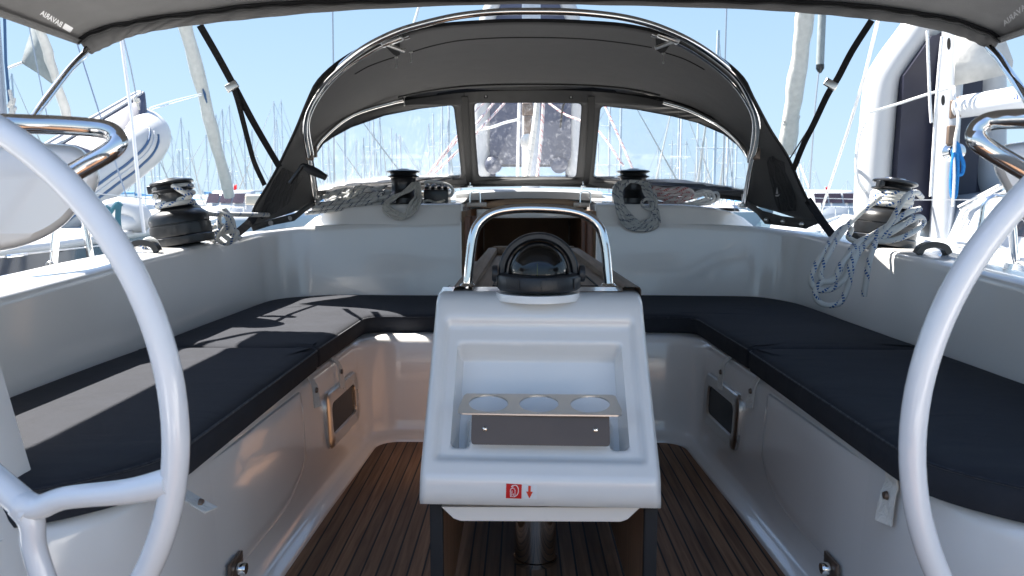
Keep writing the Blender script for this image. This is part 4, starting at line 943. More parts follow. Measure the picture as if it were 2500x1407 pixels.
g1 = 'large sheet winches on the coamings'; g2 = 'halyard winches on the coachroof'
wlc = atx(450, 606, -1.315); wlc.z = lerpk(HC, wlc.y) + .002
wrc = atx(2152, 615, 1.315); wrc.z = lerpk(HC, wrc.y) + .002
_, wlc, RL = winch('big black winch tilted outboard on the left coaming, a few rope turns on its drum', wlc, 1.0, -9, g1)
_, wrc, RR_ = winch('big black winch on the right coaming, drum full of blue flecked rope turns', wrc, 1.0, 9, g1)
def wp(x, y, Y, z): p = at(x, y, Y); return V(p.x, Y, z)
s1 = wp(986, 497, 3.9, .912); s2 = wp(1545, 494, 3.9, .912)
small_winch('small black winch on the coachroof with a cream rope looped round it', s1, g2)
small_winch('small black winch on the coachroof with a navy flecked rope looped round it', s2, g2)

# ================================================================== ROPES
def rope(name, pts, r, m, label, k=8, extra=None, cat='rope', grp=None):
    mb = MB(); mb.tube(pts, r, 10, k=k)
    for e in (extra or []): mb.tube(e, r, 10, k=k)
    return tag(mb.build(name, m, smooth=80), label, cat, grp)
rnd = random.Random(3)
def J(p, a): return p + V(rnd.uniform(-a, a), rnd.uniform(-a, a), rnd.uniform(-a, a))
def hank(loop, n, jit, spread=None):
    """n rounds of a closed loop of (x,y,Y) with slight differences from round to round"""
    out = []
    for k in range(n):
        sp = (k - (n - 1) / 2)
        for (x, y, Y) in loop:
            w_ = spread or (5, 6); out.append(at(x + sp * w_[0] * (1 if x > sum(q[0] for q in loop) / len(loop) else -1) + rnd.uniform(-jit, jit), y + (sp * w_[1] if y > sum(q[1] for q in loop) / len(loop) else 0) + rnd.uniform(-jit, jit) * .5, Y + rnd.uniform(-.006, .006)))
    return out
rope('rope_coil', hank([(1016, 447, 3.84), (994, 466, 3.80), (960, 484, 3.76), (943, 502, 3.725), (952, 518, 3.70), (982, 530, 3.695), (1000, 521, 3.70), (1012, 500, 3.72), (1022, 480, 3.78)], 5, 2.5, (3.4, 2.6)), .0066, 'rope_c', 'cream rope hank hanging from the left coachroof winch over the bulkhead', 6)
rope('rope_coil', hank([(1528, 444, 3.82), (1509, 465, 3.77), (1514, 500, 3.725), (1527, 530, 3.70), (1548, 550, 3.695), (1575, 553, 3.695), (1600, 538, 3.70), (1596, 505, 3.73), (1582, 470, 3.77), (1574, 448, 3.82)], 5, 2.0, (4.4, 4.2)), .0085, 'rope_n', 'navy flecked rope hank hanging in a loop from the right coachroof winch', 6)
rope('rope_coil', [at(x, y, 3.70) for x, y in ((1600, 470), (1602, 500), (1590, 512), (1572, 506), (1568, 494), (1580, 486), (1594, 494), (1592, 508))], .0075, 'rope_n', 'short curled rope end beside the right coachroof winch')
def pile(cx, w_, z, h, n, m, label, r=.009, Y0=3.86, dy=.10, seed=1, form='tangle'):
    g = random.Random(seed); pts = []
    for i in range(n):
        x = cx + w_ * (.5 * math.sin(i * 2.4 + g.uniform(-.4, .4))); 
        env = (1 - min(1, abs(x - cx) / (w_ * .5)) ** 3 * .6)
        pts.append(V(x + g.uniform(-.03, .03), Y0 + g.uniform(-dy, dy), z(x) + r + g.uniform(0, 1) * h * env))
    return rope('rope_pile', pts, r, m, label, 6)
zl = lambda x: zt(x) + .004
pile(-.98 * .86 - .03, .40, zl, .085, 46, 'rope_n', 'heaped navy flecked rope on the coachroof left of the small winch', .0095, seed=5)
pile(-.62, .20, zl, .10, 12, 'rope_c', 'cream rope bight heaped behind the left coachroof winch', .008, Y0=4.08, dy=.05, seed=9)
rope('rope_coil', [J(at(x, y, 3.96), .012) for k in range(4) for x, y in ((1598, 462 + 4 * k), (1625, 461 + 6 * k), (1668, 464 + 5 * k), (1690, 474 + 3 * k), (1672, 488 - 2 * k), (1630, 494 - 3 * k), (1600, 490 - 3 * k))], .0095, 'rope_r', 'red flecked rope coil lying right of the right coachroof winch')
rope('rope_coil', [J(at(x, y, 4.0), .008) for k in range(5) for x, y in ((1640 + 8 * k, 498 - 2 * k), (1690 + 12 * k, 474 - k), (1715 + 9 * k, 470 + k), (1727 + 6 * k, 482 + k), (1700 + 8 * k, 496), (1665, 499))], .0075, 'rope_w', 'white rope coil laid out at the right end of the coachroof')
# clutches
for cx, s_ in ((1066, -1), (1512, 1)):
    c = at(cx, 478, 3.98); c.z = .912
    t = thing('rope_clutch', f'black rope clutch bank beside the {"left" if s_ < 0 else "right"} coachroof winch', 'rope clutch', c, 'rope clutches')
    W_ = .125 if s_ < 0 else .05
    MB().box(c + V(0, .04, .035), (W_, .16, .07), bev=.006).build('body', 'winch', t)
    for k in range(4 if s_ < 0 else 2):
        x = (-W_ / 2 + (k + .5) * W_ / (4 if s_ < 0 else 2)); MB().tube([c + V(x, -.03, .076), c + V(x, .0, .088), c + V(x, .06, .090), c + V(x, .11, .082)], .0115, 10, k=3).build('lever', 'winch', t)
rope('rope_tail', [at(x, y, 3.95) for x, y in ((1036, 466), (1050, 467), (1068, 473), (1078, 477))], .008, 'rope_r', 'short red flecked rope running into the left clutch bank')
rope('rope_tail', [at(x, y, 3.98) for x, y in ((1035, 447), (1052, 443), (1090, 450), (1105, 462), (1102, 477), (1092, 478))], .008, 'rope_w', 'white rope bight looping over the left clutch bank')
rope('rope_tail', [at(x, y, Y) for x, y, Y in ((1030, 500, 3.86), (1036, 492, 3.9), (1048, 490, 3.92), (1066, 494, 3.92), (1090, 488, 3.95))], .006, 'rope_c', 'cream rope tail lying on the coachroof edge near the left clutches')
# primary winch ropes
def wraps(c, Rm, z0, z1, turns, r, rr_, start=0):
    n = int(turns * 14); return [c + Rm @ V((r + rr_ + .001 * math.sin(i)) * math.cos(start + 2 * PI * i / 14), (r + rr_) * math.sin(start + 2 * PI * i / 14), z0 + (z1 - z0) * i / n) for i in range(n + 1)]
lw = wraps(wlc, RL, .146, .158, 1.6, .052, .0095, 0.3)
rope('winch_rope', [at(655, 525, 3.5), at(560, 524, 3.15), at(505, 521, 2.93)] + lw + [wlc + RL @ V(.07, -.03, .17), wlc + RL @ V(.062, -.052, .186), wlc + RL @ V(.045, -.062, .205), wlc + RL @ V(.03, -.06, .216)] + wraps(wlc, RL, .214, .214, .8, .060, .006, -1.0), .0098, 'rope_b', 'blue flecked white rope wound on the left winch and led forward', 4)
rope('winch_rope', [wlc + RL @ V(.06, -.05, .19)] + wraps(wlc, RL, .187, .190, .75, .058, .0095, -.6), .0098, 'rope_b', 'single upper turn of blue flecked rope round the left winch drum', 4)
g = random.Random(11); cb = at(545, 566, 3.05)
rope('rope_coil', [J(at(x, y, 3.05), .015) for x, y in ((520, 600), (560, 545), (545, 520), (533, 530), (540, 560), (575, 590), (566, 540), (552, 518), (562, 525), (560, 560), (520, 575), (505, 600), (530, 560), (570, 560), (575, 590), (540, 596), (515, 560), (540, 545), (590, 575))], .0098, 'rope_b', 'blue flecked rope gathered in a knotty hank forward of the left winch')
rope('rope_coil', [at(x, y, 2.72) for x, y in ((388, 618), (362, 614), (350, 602), (356, 588), (372, 586), (384, 600), (378, 612), (364, 620))], .0098, 'rope_b', 'blue flecked rope bight tucked aft of the left winch base')
rw = wraps(wrc, RR_, .142, .200, 4.3, .053, .0110, .6)
rope('winch_rope', rw, .0118, 'rope_b', 'stacked turns of blue flecked rope filling the right winch drum', 4)
zw = 2.68
def rp(l): return [at(*p) for p in l]
rope('rope_coil', rp([(2250, 482, 2.82), (2236, 470, 2.74), (2212, 480, 2.68), (2190, 515, 2.66), (2165, 555, 2.66), (2128, 585, 2.66), (2098, 592, 2.68), (2072, 580, 2.70), (2078, 560, 2.72), (2060, 555, 2.72), (2035, 580, 2.66), (2008, 620, 2.60), (1985, 660, 2.57), (1980, 690, 2.57), (1998, 708, 2.57), (2030, 706, 2.57), (2062, 680, 2.57), (2078, 640, 2.58), (2100, 605, 2.64), (2140, 590, 2.66), (2190, 560, 2.66), (2240, 530, 2.70), (2254, 546, 2.72), (2215, 575, 2.66), (2160, 590, 2.65), (2110, 585, 2.67), (2082, 612, 2.62), (2050, 650, 2.575), (2035, 685, 2.57), (2005, 690, 2.565), (1990, 710, 2.565), (1996, 735, 2.565), (2022, 746, 2.565), (2052, 738, 2.565), (2070, 700, 2.57), (2080, 655, 2.58), (2096, 618, 2.62), (2130, 585, 2.66), (2180, 560, 2.66), (2232, 536, 2.70)]), .0098, 'rope_b', 'hank of blue flecked rope slung from the right winch down the coaming face', 6,
     extra=[rp([(2150, 480, 2.72), (2090, 530, 2.72), (2050, 575, 2.66), (2020, 625, 2.59), (2002, 668, 2.575), (2015, 688, 2.57), (2045, 670, 2.575), (2065, 630, 2.60), (2090, 595, 2.66), (2128, 575, 2.67), (2172, 548, 2.67), (2215, 520, 2.68), (2246, 510, 2.72)]),
            rp([(2138, 588, 2.655), (2132, 606, 2.62), (2122, 640, 2.585), (2115, 680, 2.58), (2109, 724, 2.58)])])
# ================================================================== STANCHIONS AND LIFELINES
rail = thing('lifeline_rail', 'steel stanchions and lifelines along the left side deck', 'guard rail', (-1.8, 3, .6))
for pts in ([(127, 706, 2.92), (131, 640, 2.92), (138, 560, 2.92), (146, 470, 2.92), (152, 395, 2.92)], [(229, 665, 3.2), (220, 620, 3.2), (208, 550, 3.2), (198, 470, 3.2), (190, 400, 3.2)]):
    mb = MB(); mb.tube([at(*p) for p in pts], .0145, 14, k=3); mb.build('stanchion', 'chrome', rail, smooth=80)
for pts in ([(-60, 694, 2.6), (0, 678, 2.68), (60, 667, 2.78), (126, 655, 2.9)], [(-40, 636, 2.7), (10, 627, 2.72), (120, 614, 2.92), (300, 594, 3.9), (420, 577, 5.2)], [(232, 636, 3.2), (275, 636, 3.5), (330, 632, 4.0)], [(200, 470, 3.2), (480, 495, 6), (640, 503, 9)]):
    P3 = [at(*p) for p in pts]; mb = MB(); mb.tube(P3, .003, 6, k=3); mb.build('lifeline', 'wire', rail)
for pts in ([(2, 678, 2.68), (68, 666, 2.80)], [(14, 627, 2.72), (66, 621, 2.8)], [(236, 636, 3.2), (258, 636, 3.35)]):
    mb = MB(); mb.tube([at(*p) for p in pts], .0065, 8); mb.build('turnbuckle', 'chrome', rail)
for x, y, Y in ((122, 652, 2.9), (238, 636, 3.2)):
    c = at(x, y, Y); MB().tube([c + V(.017 * math.cos(a), 0, .019 * math.sin(a)) for a in [i * PI / 6 for i in range(12)]], .0035, 6, True).build('shackle', 'steel', rail)
rail2 = thing('lifeline_rail', 'steel gate post, bent tube and lifelines along the right side deck', 'guard rail', (1.8, 2.9, .6))
for pts in ([(2485, 700, 2.9), (2478, 640, 2.9), (2472, 560, 2.9), (2468, 490, 2.9)],): MB().tube([at(*p) for p in pts], .0145, 14, k=3).build('stanchion', 'chrome', rail2, smooth=80)
MB().tube([at(*p) for p in ((2392, 560, 4.2), (2398, 530, 4.2), (2403, 500, 4.2), (2418, 484, 4.2), (2440, 480, 4.2), (2480, 481, 4.0), (2530, 486, 3.9))], .0145, 14, k=4).build('bent_tube', 'chrome', rail2, smooth=80)
for pts in ([(1955, 483, 8), (2150, 488, 6), (2395, 488, 4.2)], [(2340, 604, 3.6), (2420, 596, 3.2), (2470, 612, 2.92)], [(2478, 672, 2.9), (2540, 690, 2.8)]): MB().tube([at(*p) for p in pts], .003, 6, k=3).build('lifeline', 'wire', rail2)
for x, y, Y in ((2492, 650, 2.88), (2486, 658, 2.88)): MB().tube([at(x, y, Y) + V(.02 * math.cos(a), 0, .02 * math.sin(a)) for a in [i * PI / 6 for i in range(12)]], .0035, 6, True).build('shackle', 'steel', rail2)

# ================================================================== OUR MAST AND RUNNING RIGGING
mt = thing('mast', 'grey mast of our own yacht standing ahead of the centre sprayhood window', 'mast', (.1, 6.4, .9))
def pole(mb, x0, y0, x1, y1, Y, wpx, n=16, flat=1.0, Yt=None):
    a = at(x0, y0, Y); b = at(x1, y1, Yt or Y); r = wpx / 2 / F * Y; mb.tube([a, b], r, n); return mb
mb = MB(); p = at(1296, 440, 6.4); ring = []
for z in (.85, 3, 6, 14): ring.append([V(p.x + .075 * math.cos(a), p.y + .12 * math.sin(a), z) for a in [i * PI / 12 for i in range(24)]])
mb.grid(ring, True); mb.build('mast_tube', 'alu', mt, smooth=70)
c = at(1288, 268, 6.25); MB().box(c, (.09, .05, .10), bev=.01).tube([c - V(0, .01, .05), c - V(0, .01, .20)], .012, 8).build('gooseneck', 'darksteel', mt)
c = at(1288, 306, 6.25); MB().box(c, (.06, .06, .15), bev=.01).build('jammer', 'darksteel', mt)
c = at(1288, 346, 6.22); MB().lathe([(0, .09), (.03, .09), (.055, .085), (.055, .07), (.038, .06), (.038, .02), (.06, .0)], c, 24, Matrix.Rotation(R(90), 3, 'X')).build('mast_winch', 'steel', mt)
for i, (pts, r, m, lb) in enumerate([
    ([(1268, 252, 6.1), (1266, 330, 6.1), (1264, 432, 6.0)], .012, 'rope_w', 'white halyard left of the mast'),
    ([(1312, 250, 6.0), (1306, 300, 5.95), (1296, 370, 5.9), (1286, 434, 5.85)], .022, 'rope_c', 'thick cream halyard bundle down the front of the mast'),
    ([(1327, 252, 6.05), (1322, 330, 6.0), (1312, 432, 5.9)], .012, 'rope_r', 'pinkish halyard right of the mast'),
    ([(1266, 292, 6.1), (1232, 300, 5.9), (1200, 311, 5.7), (1170, 316, 5.6)], .010, 'rope_w', 'white line slung from the mast towards the left window seam')]):
    rope('halyard', [at(*p) for p in pts], r, m, lb, 5)
for pts, lb in (([(1232, 252, 5.4), (1196, 290, 5.2), (1160, 328, 5.0), (1115, 372, 4.95), (1035, 447, 4.8)], 'upper of three red flecked control lines crossing the left window seam'),
                ([(1205, 252, 5.4), (1180, 282, 5.2), (1160, 305, 5.0), (1110, 350, 4.95), (1038, 436, 4.8)], 'middle red flecked control line crossing the left window seam'),
                ([(1182, 252, 5.4), (1160, 272, 5.2), (1118, 330, 5.0), (1045, 425, 4.8)], 'thin red flecked control line nearest the left window'),
                ([(1474, 252, 5.2), (1500, 310, 5.1), (1522, 360, 5.0), (1546, 415, 4.9)], 'red flecked line running down behind the right coachroof winch'),
                ([(1340, 252, 5.4), (1380, 280, 5.3), (1420, 296, 5.2), (1466, 325, 5.1), (1522, 405, 4.9)], 'pale pink line crossing the right window seam')):
    rope('control_line', [at(*p) for p in pts], .0075 if 'thin' not in lb else .005, 'rope_r', lb, 5)

# ================================================================== DINGHIES
def dinghy(label, near, far, rad, floor_m, stripes=(), cones=(), nose_m='pvcw', bulge=V(0, 0, 0)):
    """near, far: lists of (x, y, Y) for the two side tubes, both ending at the shared bow point"""
    c = at(*near[0]); t = thing('inflatable_dinghy', label, 'dinghy', c)
    path = [at(*p) for p in near] + [at(*p) for p in reversed(far[:-1])]; dp = catmull(path, 8)
    def rf(q): e = min(q, 1 - q); return rad * (.45 + .55 * sst(0, .06, e))
    MB().tube(dp, rf, 24).build('tube', 'pvcw', t, smooth=80)
    nn = catmull([at(*p) for p in near], 8); ff = catmull([at(*p) for p in far], 8); rows = []
    for i in range(33):
        f = i / 32; a = nn[int(f * (len(nn) - 1))]; b = ff[int(f * (len(ff) - 1))]
        rows.append([a.lerp(b, k / 10) + Vector(bulge) * math.sin(PI * k / 10) for k in range(11)])
    mb = MB().grid(rows); fl = mb.build('floor', floor_m, t, smooth=80, solid=.02)
    return t, nn, ff, rows
# left: upturned on the neighbour's deck, bow up to the right
Yd = 6.8
near = [(40, 600, 6.0), (130, 525, 6.2), (205, 470, 6.4), (268, 422, 6.55), (318, 384, 6.65), (352, 352, 6.75), (362, 326, 6.95)]
far = [(-10, 500, 7.4), (90, 430, 7.5), (160, 392, 7.5), (230, 358, 7.5), (290, 330, 7.4), (338, 312, 7.25), (362, 326, 6.95)]
t, nn, ff, rws = dinghy('white inflatable dinghy with slate underside, tilted bow up on the left neighbour deck', near, far, .185, 'pvcs', bulge=V(-.02, .0, .36))
for k, (dz, wd, m) in enumerate(((-.09, .011, 'navystripe'), (-.125, .007, 'greyseam'), (-.155, .011, 'navystripe'))):
    pts = []
    for i, p in enumerate(nn[4:-7]):
        T_ = (nn[min(i + 5, len(nn) - 1)] - nn[i + 3]).normalized(); up = T_.cross(V(0, -1, 0)).normalized(); up = up if up.z > 0 else -up; out = T_.cross(up).normalized(); out = out if out.y < 0 else -out
        h = dz * 1.0; pts.append(p + up * h + out * math.sqrt(max(0, .1865 ** 2 - h * h)))
    MB().tube(pts, wd, 6).build('rubbing_stripe', m, t)
for i in (4, 6): # pale strakes along the underside
    MB().tube([r[i] + V(0, -.005, .02) for r in rws[:-2]], .014, 6).build('floor_strake', 'greyseam', t)
# right: big one stood on its stern on the neighbour's foredeck
near = [(2125, 600, 6.3), (2128, 480, 6.3), (2140, 330, 6.3), (2152, 215, 6.3), (2172, 168, 6.3), (2215, 108, 6.3), (2262, 52, 6.3), (2320, 30, 6.4)]
far = [(2412, 500, 6.7), (2412, 420, 6.7), (2412, 300, 6.7), (2412, 200, 6.7), (2400, 140, 6.6), (2380, 90, 6.55), (2350, 50, 6.5), (2320, 30, 6.4)]
far = [(2412, 500, 6.7), (2412, 420, 6.7), (2412, 300, 6.7), (2412, 210, 6.7), (2400, 150, 6.6), (2378, 100, 6.55), (2350, 55, 6.5), (2320, 30, 6.4)]
t, nn, ff, rws = dinghy('large white inflatable with navy floor standing on end beside the right-hand mast', near, far, .135, 'pvcn', bulge=V(0, -.02, 0))
# navy hull panel standing proud inside the tubes
for pts in ([(2184, 545, 6.12), (2192, 400, 6.12), (2203, 250, 6.12), (2207, 185, 6.12), (2232, 150, 6.12), (2275, 88, 6.12), (2300, 82, 6.12), (2296, 200, 6.12), (2284, 400, 6.12), (2268, 540, 6.12)], [(2330, 480, 6.4), (2334, 205, 6.4), (2400, 195, 6.4), (2395, 330, 6.4), (2382, 470, 6.4)]):
    mb = MB(); mb.slab([at(*p) for p in pts], (0, .09, 0)); mb.build('hull_panel', 'pvcn', t, smooth=20)
for off in (-.07, -.095): MB().tube([p + V(off, -.105 if off > -.08 else -.08, 0) for p in nn[2:-8]], .006, 6).build('rubbing_seam', 'greyseam', t)
MB().tube([at(*p) for p in ((2112, 300, 6.2), (2098, 330, 6.15), (2090, 400, 6.15), (2096, 440, 6.15), (2112, 468, 6.2))], .012, 8, k=5).build('grab_line', 'rope_w', t)
# centre: white and slate one seen through the middle window, upright on our foredeck
near = [(1178, 450, 9.0), (1178, 380, 9.0), (1180, 250, 9.0), (1184, 120, 9.0), (1205, 30, 9.0), (1250, -25, 9.0), (1296, -40, 9.0)]
far = [(1404, 450, 9.0), (1404, 380, 9.0), (1402, 250, 9.0), (1398, 120, 9.0), (1384, 30, 9.0), (1342, -25, 9.0), (1296, -40, 9.0)]
t, nn, ff, rws = dinghy('white inflatable with slate floor standing upright ahead of our mast, seen through the centre window', near, far, .125, 'pvcs')
mb = MB(); mb.slab([at(x, y, 8.85) for x, y in ((1196, 382), (1196, 240), (1200, 80), (1225, 0), (1296, -20), (1362, 0), (1392, 80), (1395, 240), (1394, 382), (1385, 402), (1205, 402))], (0, .08, 0)); mb.build('hull_panel', 'pvcs', t, smooth=20)
for x in (1205, 1365): MB().lathe([(0, .08), (.05, .07), (.09, .04), (.105, 0)], at(x, 403, 8.86), 28, Matrix.Rotation(R(90), 3, 'X')).build('tube_end_cone', 'pvcs', t)
MB().slab([at(x, y, 8.84) for x, y in ((1210, 408), (1380, 408), (1380, 440), (1210, 440))], (0, .05, 0)).build('transom', mat('pale_blue_pvc', (.42, .55, .68), .5), t)

# ================================================================== NEIGHBOURING YACHTS
def hullmesh(x0, x1, ys, zdeck, bow=True):
    """loft between the two sides; ys = list of (Y, half-width factor)"""
    cx = (x0 + x1) / 2; hw = (x1 - x0) / 2; rows = []
    for Y, k in ys:
        z = zdeck(Y); rows.append([V(cx - hw * k, Y, z), V(cx - hw * k * .97, Y, z * .3 - .4), V(cx - hw * k * .75, Y, -1.0), V(cx, Y, -1.6), V(cx + hw * k * .75, Y, -1.0), V(cx + hw * k * .97, Y, z * .3 - .4), V(cx + hw * k, Y, z)])
    return rows
def yacht_beside(label, x0, x1, y0, y1, z, hm, windows, trunk, tm='whull'):
    t = thing('neighbouring_yacht', label, 'sailing yacht', ((x0 + x1) / 2, y0, -1.2))
    ks = [(y0, .80), (y0 + .2 * (y1 - y0), .95), (y0 + .45 * (y1 - y0), 1), (y0 + .7 * (y1 - y0), .82), (y0 + .86 * (y1 - y0), .48), (y0 + .96 * (y1 - y0), .15), (y1, .02)]
    zf = lambda Y: z + .18 * max(0, (Y - y0) / (y1 - y0)) ** 2
    rows = hullmesh(x0, x1, ks, zf); mb = MB().grid(rows); mb.f.append(tuple(range(7))); mb.build('hull', hm, t, smooth=50)
    cx = (x0 + x1) / 2; hw = (x1 - x0) / 2
    mb = MB().grid([[V(cx + u * hw * k * .995, Y, zf(Y) + .015 + .05 * (1 - u * u)) for u in (-1, -.96, -.7, -.35, 0, .35, .7, .96, 1)] for Y, k in ks]); mb.build('deck', 'nonskid', t, smooth=60)
    MB().grid([[V(cx + sg * hw * k, Y, zf(Y) + dz) for dz in (0, .05)] for sg in (-1,) for Y, k in ks]).build('toe_rail', tm, t, solid=.03)
    MB().grid([[V(cx + hw * k, Y, zf(Y) + dz) for dz in (0, .05)] for Y, k in ks]).build('toe_rail', tm, t, solid=.03)
    a, b, wd, h = trunk
    prof = [(-1, 0), (-.93, .6), (-.8, .93), (-.4, 1.05), (0, 1.1), (.4, 1.05), (.8, .93), (.93, .6), (1, 0)]
    rows = []
    for Y, k, hh in ((a, .9, .0), (a + .05, .92, .8), (a + .25, .95, 1), ((a + b) / 2, 1, 1), (b - .8, .8, .8), (b, .5, .05)): rows.append([V(cx + u * wd * k, Y, zf(Y) + .04 + h * v * hh) for u, v in prof])
    mb = MB().grid(rows); mb.build('cabin_trunk', 'whull', t, smooth=50)
    for sg in (-1, 1):
        for wa, wb in windows:
            def wp_(Y, v): k = lerpk([(a + .25, .95), ((a + b) / 2, 1), (b - .8, .8)], Y); return V(cx + sg * (wd * k * (1 - .07 * v / .6) + .006), Y, zf(Y) + .04 + h * v)
            MB().add([wp_(wa, .25), wp_(wb, .25), wp_(wb - .08, .56), wp_(wa + .05, .56)], [(0, 1, 2, 3)]).build('cabin_window', 'smoke', t, smooth=0)
    return t, zf, cx, hw
lb_, zf, cx, hw = yacht_beside('dark blue hulled yacht with white deck moored close on the left', -6.6, -2.75, -1.5, 11.5, .60, 'navyhull', [(3.2, 4.2), (4.5, 5.6)], (2.6, 8.6, .95, .32))
def spar(par, pts, r, m='alu', name='mast_tube'): return MB().tube([at(*p) if len(p) == 3 and abs(p[0]) > 30 or True and isinstance(p, tuple) else p for p in pts], r, 14).build(name, m, par, smooth=80)
pm = at(6, 400, 7.0); MB().tube([V(pm.x - .0, 7.0, .7), V(pm.x - .03, 7.0, 13)], .068, 16).build('mast', 'alu', lb_, smooth=80)
for pts, r, m in (([(10, 0, 7.0), (14, 150, 7.0), (26, 282, 7.0)], .012, 'navystripe'), ([(66, 40, 6.0), (92, 170, 6.0), (118, 300, 5.9)], .004, 'wire'), ([(202, 150, 6.2), (250, 300, 6.1), (312, 490, 6.0), (352, 590, 5.9)], .006, 'wire'),
                  ([(296, 96, 5.2), (322, 290, 5.1), (340, 470, 5.0), (352, 570, 5.0)], .012, 'wirew'), ([(302, 96, 5.6), (318, 160, 5.6), (333, 236, 5.6)], .005, 'wire')):
    ps = [at(*p) for p in pts]; d = (ps[0] - ps[1]).normalized(); MB().tube([ps[0] + d * 6] + ps, r, 8).build('shroud', m, lb_)
c = at(354, 586, 5.0); MB().tube([c + V(0, 0, .0), c - V(0, 0, .14)], .03, 12).box(c - V(0, 0, .1), (.12, .04, .02), bev=.004).build('rigging_screw', 'winch', lb_)
MB().tube([at(*p) for p in ((333, 240, 5.6), (334, 250, 5.6))], .022, 10).tube([at(*p) for p in ((334, 250, 5.6), (340, 268, 5.6))], .008, 6).build('halyard_block', 'rope_c', lb_)
MB().tube([J(at(x, y, 6.9), .02) for x, y in ((18, 225), (30, 250), (16, 262), (34, 240), (22, 276), (33, 262), (28, 280))], .016, 8, k=5).build('halyard_coil', 'rope_c', lb_)
# clutter on its deck
tag(MB().tube([at(*p) for p in ((262, 512, 5.6), (300, 505, 5.6), (340, 520, 5.6), (345, 545, 5.6), (300, 540, 5.6))], .07, 10, k=4).build('sail_bag', 'whull'), 'pale sail bag bundled on the foredeck of the blue hulled yacht', 'sail bag')
tag(MB().box(at(306, 532, 5.9), (.30, .2, .12), bev=.03).build('folded_cover', 'bluec'), 'light blue folded cover on the deck of the blue hulled yacht', 'cover')
tag(MB().ribbon([at(290, 500, 5.2), at(288, 530, 5.2), at(290, 560, 5.2), at(292, 600, 5.2)], (1, 0, 0), .035, .012, 4).build('mooring_line', 'teal'), 'dark teal line hanging down beside the dinghy on the left', 'line')
tag(MB().tube([at(*p) for p in ((258, 505, 5.3), (270, 515, 5.3), (262, 530, 5.3), (285, 498, 5.3), (296, 503, 5.3))], .016, 8, k=4).build('mooring_line', 'teal'), 'teal line knotted over the bow roller left of the winch', 'line')
# furled jibs left
def furl(label, top, bot, r0, r1, m='sail', ext=8, knot=None):
    t = thing('furled_jib', label, 'furled sail', at(*bot))
    a, b = at(*top), at(*bot); d = (a - b).normalized(); g_ = random.Random(int(bot[0])); P_ = [b + (a + d * ext - b) * (i / 60) for i in range(61)]
    P_ = [p + V(g_.uniform(-.008, .008), g_.uniform(-.008, .008), 0) for p in P_]; L = (a + d * ext - b).length
    MB().tube(P_, lambda q: (r0 + (r1 - r0) * q) * (1 + .08 * math.sin(q * 70)), 14).build('rolled_sail', m, t, smooth=80)
    return t
f1 = furl('cream furled jib slanting up at the left, a dark blue patch on its cloth', (470, 130, 11.5), (560, 480, 12.6), .085, .15)
MB().slab([at(x, y, 11.66) for x, y in ((491, 210), (494, 212), (502, 228), (506, 250), (504, 253), (499, 240))], (0, .01, 0)).build('uv_patch', 'navystripe', f1)
for pts in ([(496, 228, 11.8), (430, 244, 9), (330, 275, 6.9)], [(496, 232, 11.8), (430, 250, 9), (340, 278, 6.9)]): MB().tube([at(*p) for p in pts], .006, 6, k=4).build('jib_sheet', 'wirew', f1)
f2 = furl('pale furled jib at far left with a grey clew panel still flying', (132, 180, 9), (164, 285, 9.2), .05, .055, ext=6)
MB().poly([at(x, y, 9.0) for x, y in ((80, 30), (98, 40), (118, 110), (137, 190), (128, 206), (90, 178), (52, 154), (64, 112), (75, 80))]).build('clew_panel', 'sailg', f2, solid=.01)
MB().tube([at(*p) for p in ((52, 154, 9), (36, 160, 8.8), (18, 168, 8.5))], .016, 8, k=3).build('jib_sheet', 'rope_w', f2)
f3 = furl('cream furled jib right of the sprayhood, bound near its foot', (1966, 40, 11), (1921, 372, 12), .125, .10)
MB().tube([at(x, y, 11.7) for x, y in ((1912, 298), (1925, 290), (1945, 294), (1950, 282), (1930, 300), (1910, 304))], .02, 8, k=4).build('sail_tie', 'sail', f3)
for pts in ([(1932, 334, 11.9), (1942, 372, 11.8), (1952, 440, 11.6)], [(1948, 390, 11.8), (1960, 420, 11.6), (1976, 460, 11.4)]): MB().tube([at(*p) for p in pts], .012, 6).build('jib_sheet', 'rope_w', f3)
f4 = thing('furled_staysail', 'thin pale furled sail hanging with a black drum end, right of the cream furled jib', 'furled sail', at(2001, 170, 10))
MB().tube([at(2008, -60, 10), at(2007, 40, 10), at(2002, 160, 10)], .048, 14).build('rolled_sail', 'sailg', f4, smooth=80)
MB().lathe([(.05, .05), (.05, 0), (.02, -.05), (0, -.06)], at(2002, 168, 10), 14).build('drum', 'winch', f4); MB().tube([at(1999, 175, 10), at(1990, 260, 10), at(1976, 460, 10)], .010, 6).build('stay_wire', 'wire', f4)
# right neighbour
rb_, zf2, cx2, hw2 = yacht_beside('white yacht moored close on the right with mast, boom and smoked cabin windows', 2.35, 6.3, -1.5, 10.5, .50, 'whull', [(3.4, 4.1), (4.25, 5.3)], (3.0, 8.4, 1.15, .40))
for X in (2.62, 2.8, 2.98):
    MB().tube([V(X, y, zf2(y) + .078 if X > 2.4 else 0) for y in [1.0 + .6 * i for i in range(12)]], .010, 6).build('deck_line', 'rope_w' if X > 2.9 else 'greyseam', rb_)
pm = at(2312, 350, 6.0); mb = MB(); mb.grid([[V(pm.x + .072 * math.cos(a), 6.0 + .11 * math.sin(a), z) for a in [i * PI / 12 for i in range(24)]] for z in (.55, 4, 13)], True); ms = mb.build('mast', 'alu', rb_, smooth=70)
for x, y0_, y1_ in ((2317, 92, 122), (2303, 232, 258)): MB().slab([at(x + 4.5 * math.cos(a), (y0_ + y1_) / 2 + (y1_ - y0_) / 2 * math.sin(a), 5.885) for a in [i * PI / 8 for i in range(16)]], (0, .006, 0)).build('mast_slot', 'seam', ms, smooth=0)
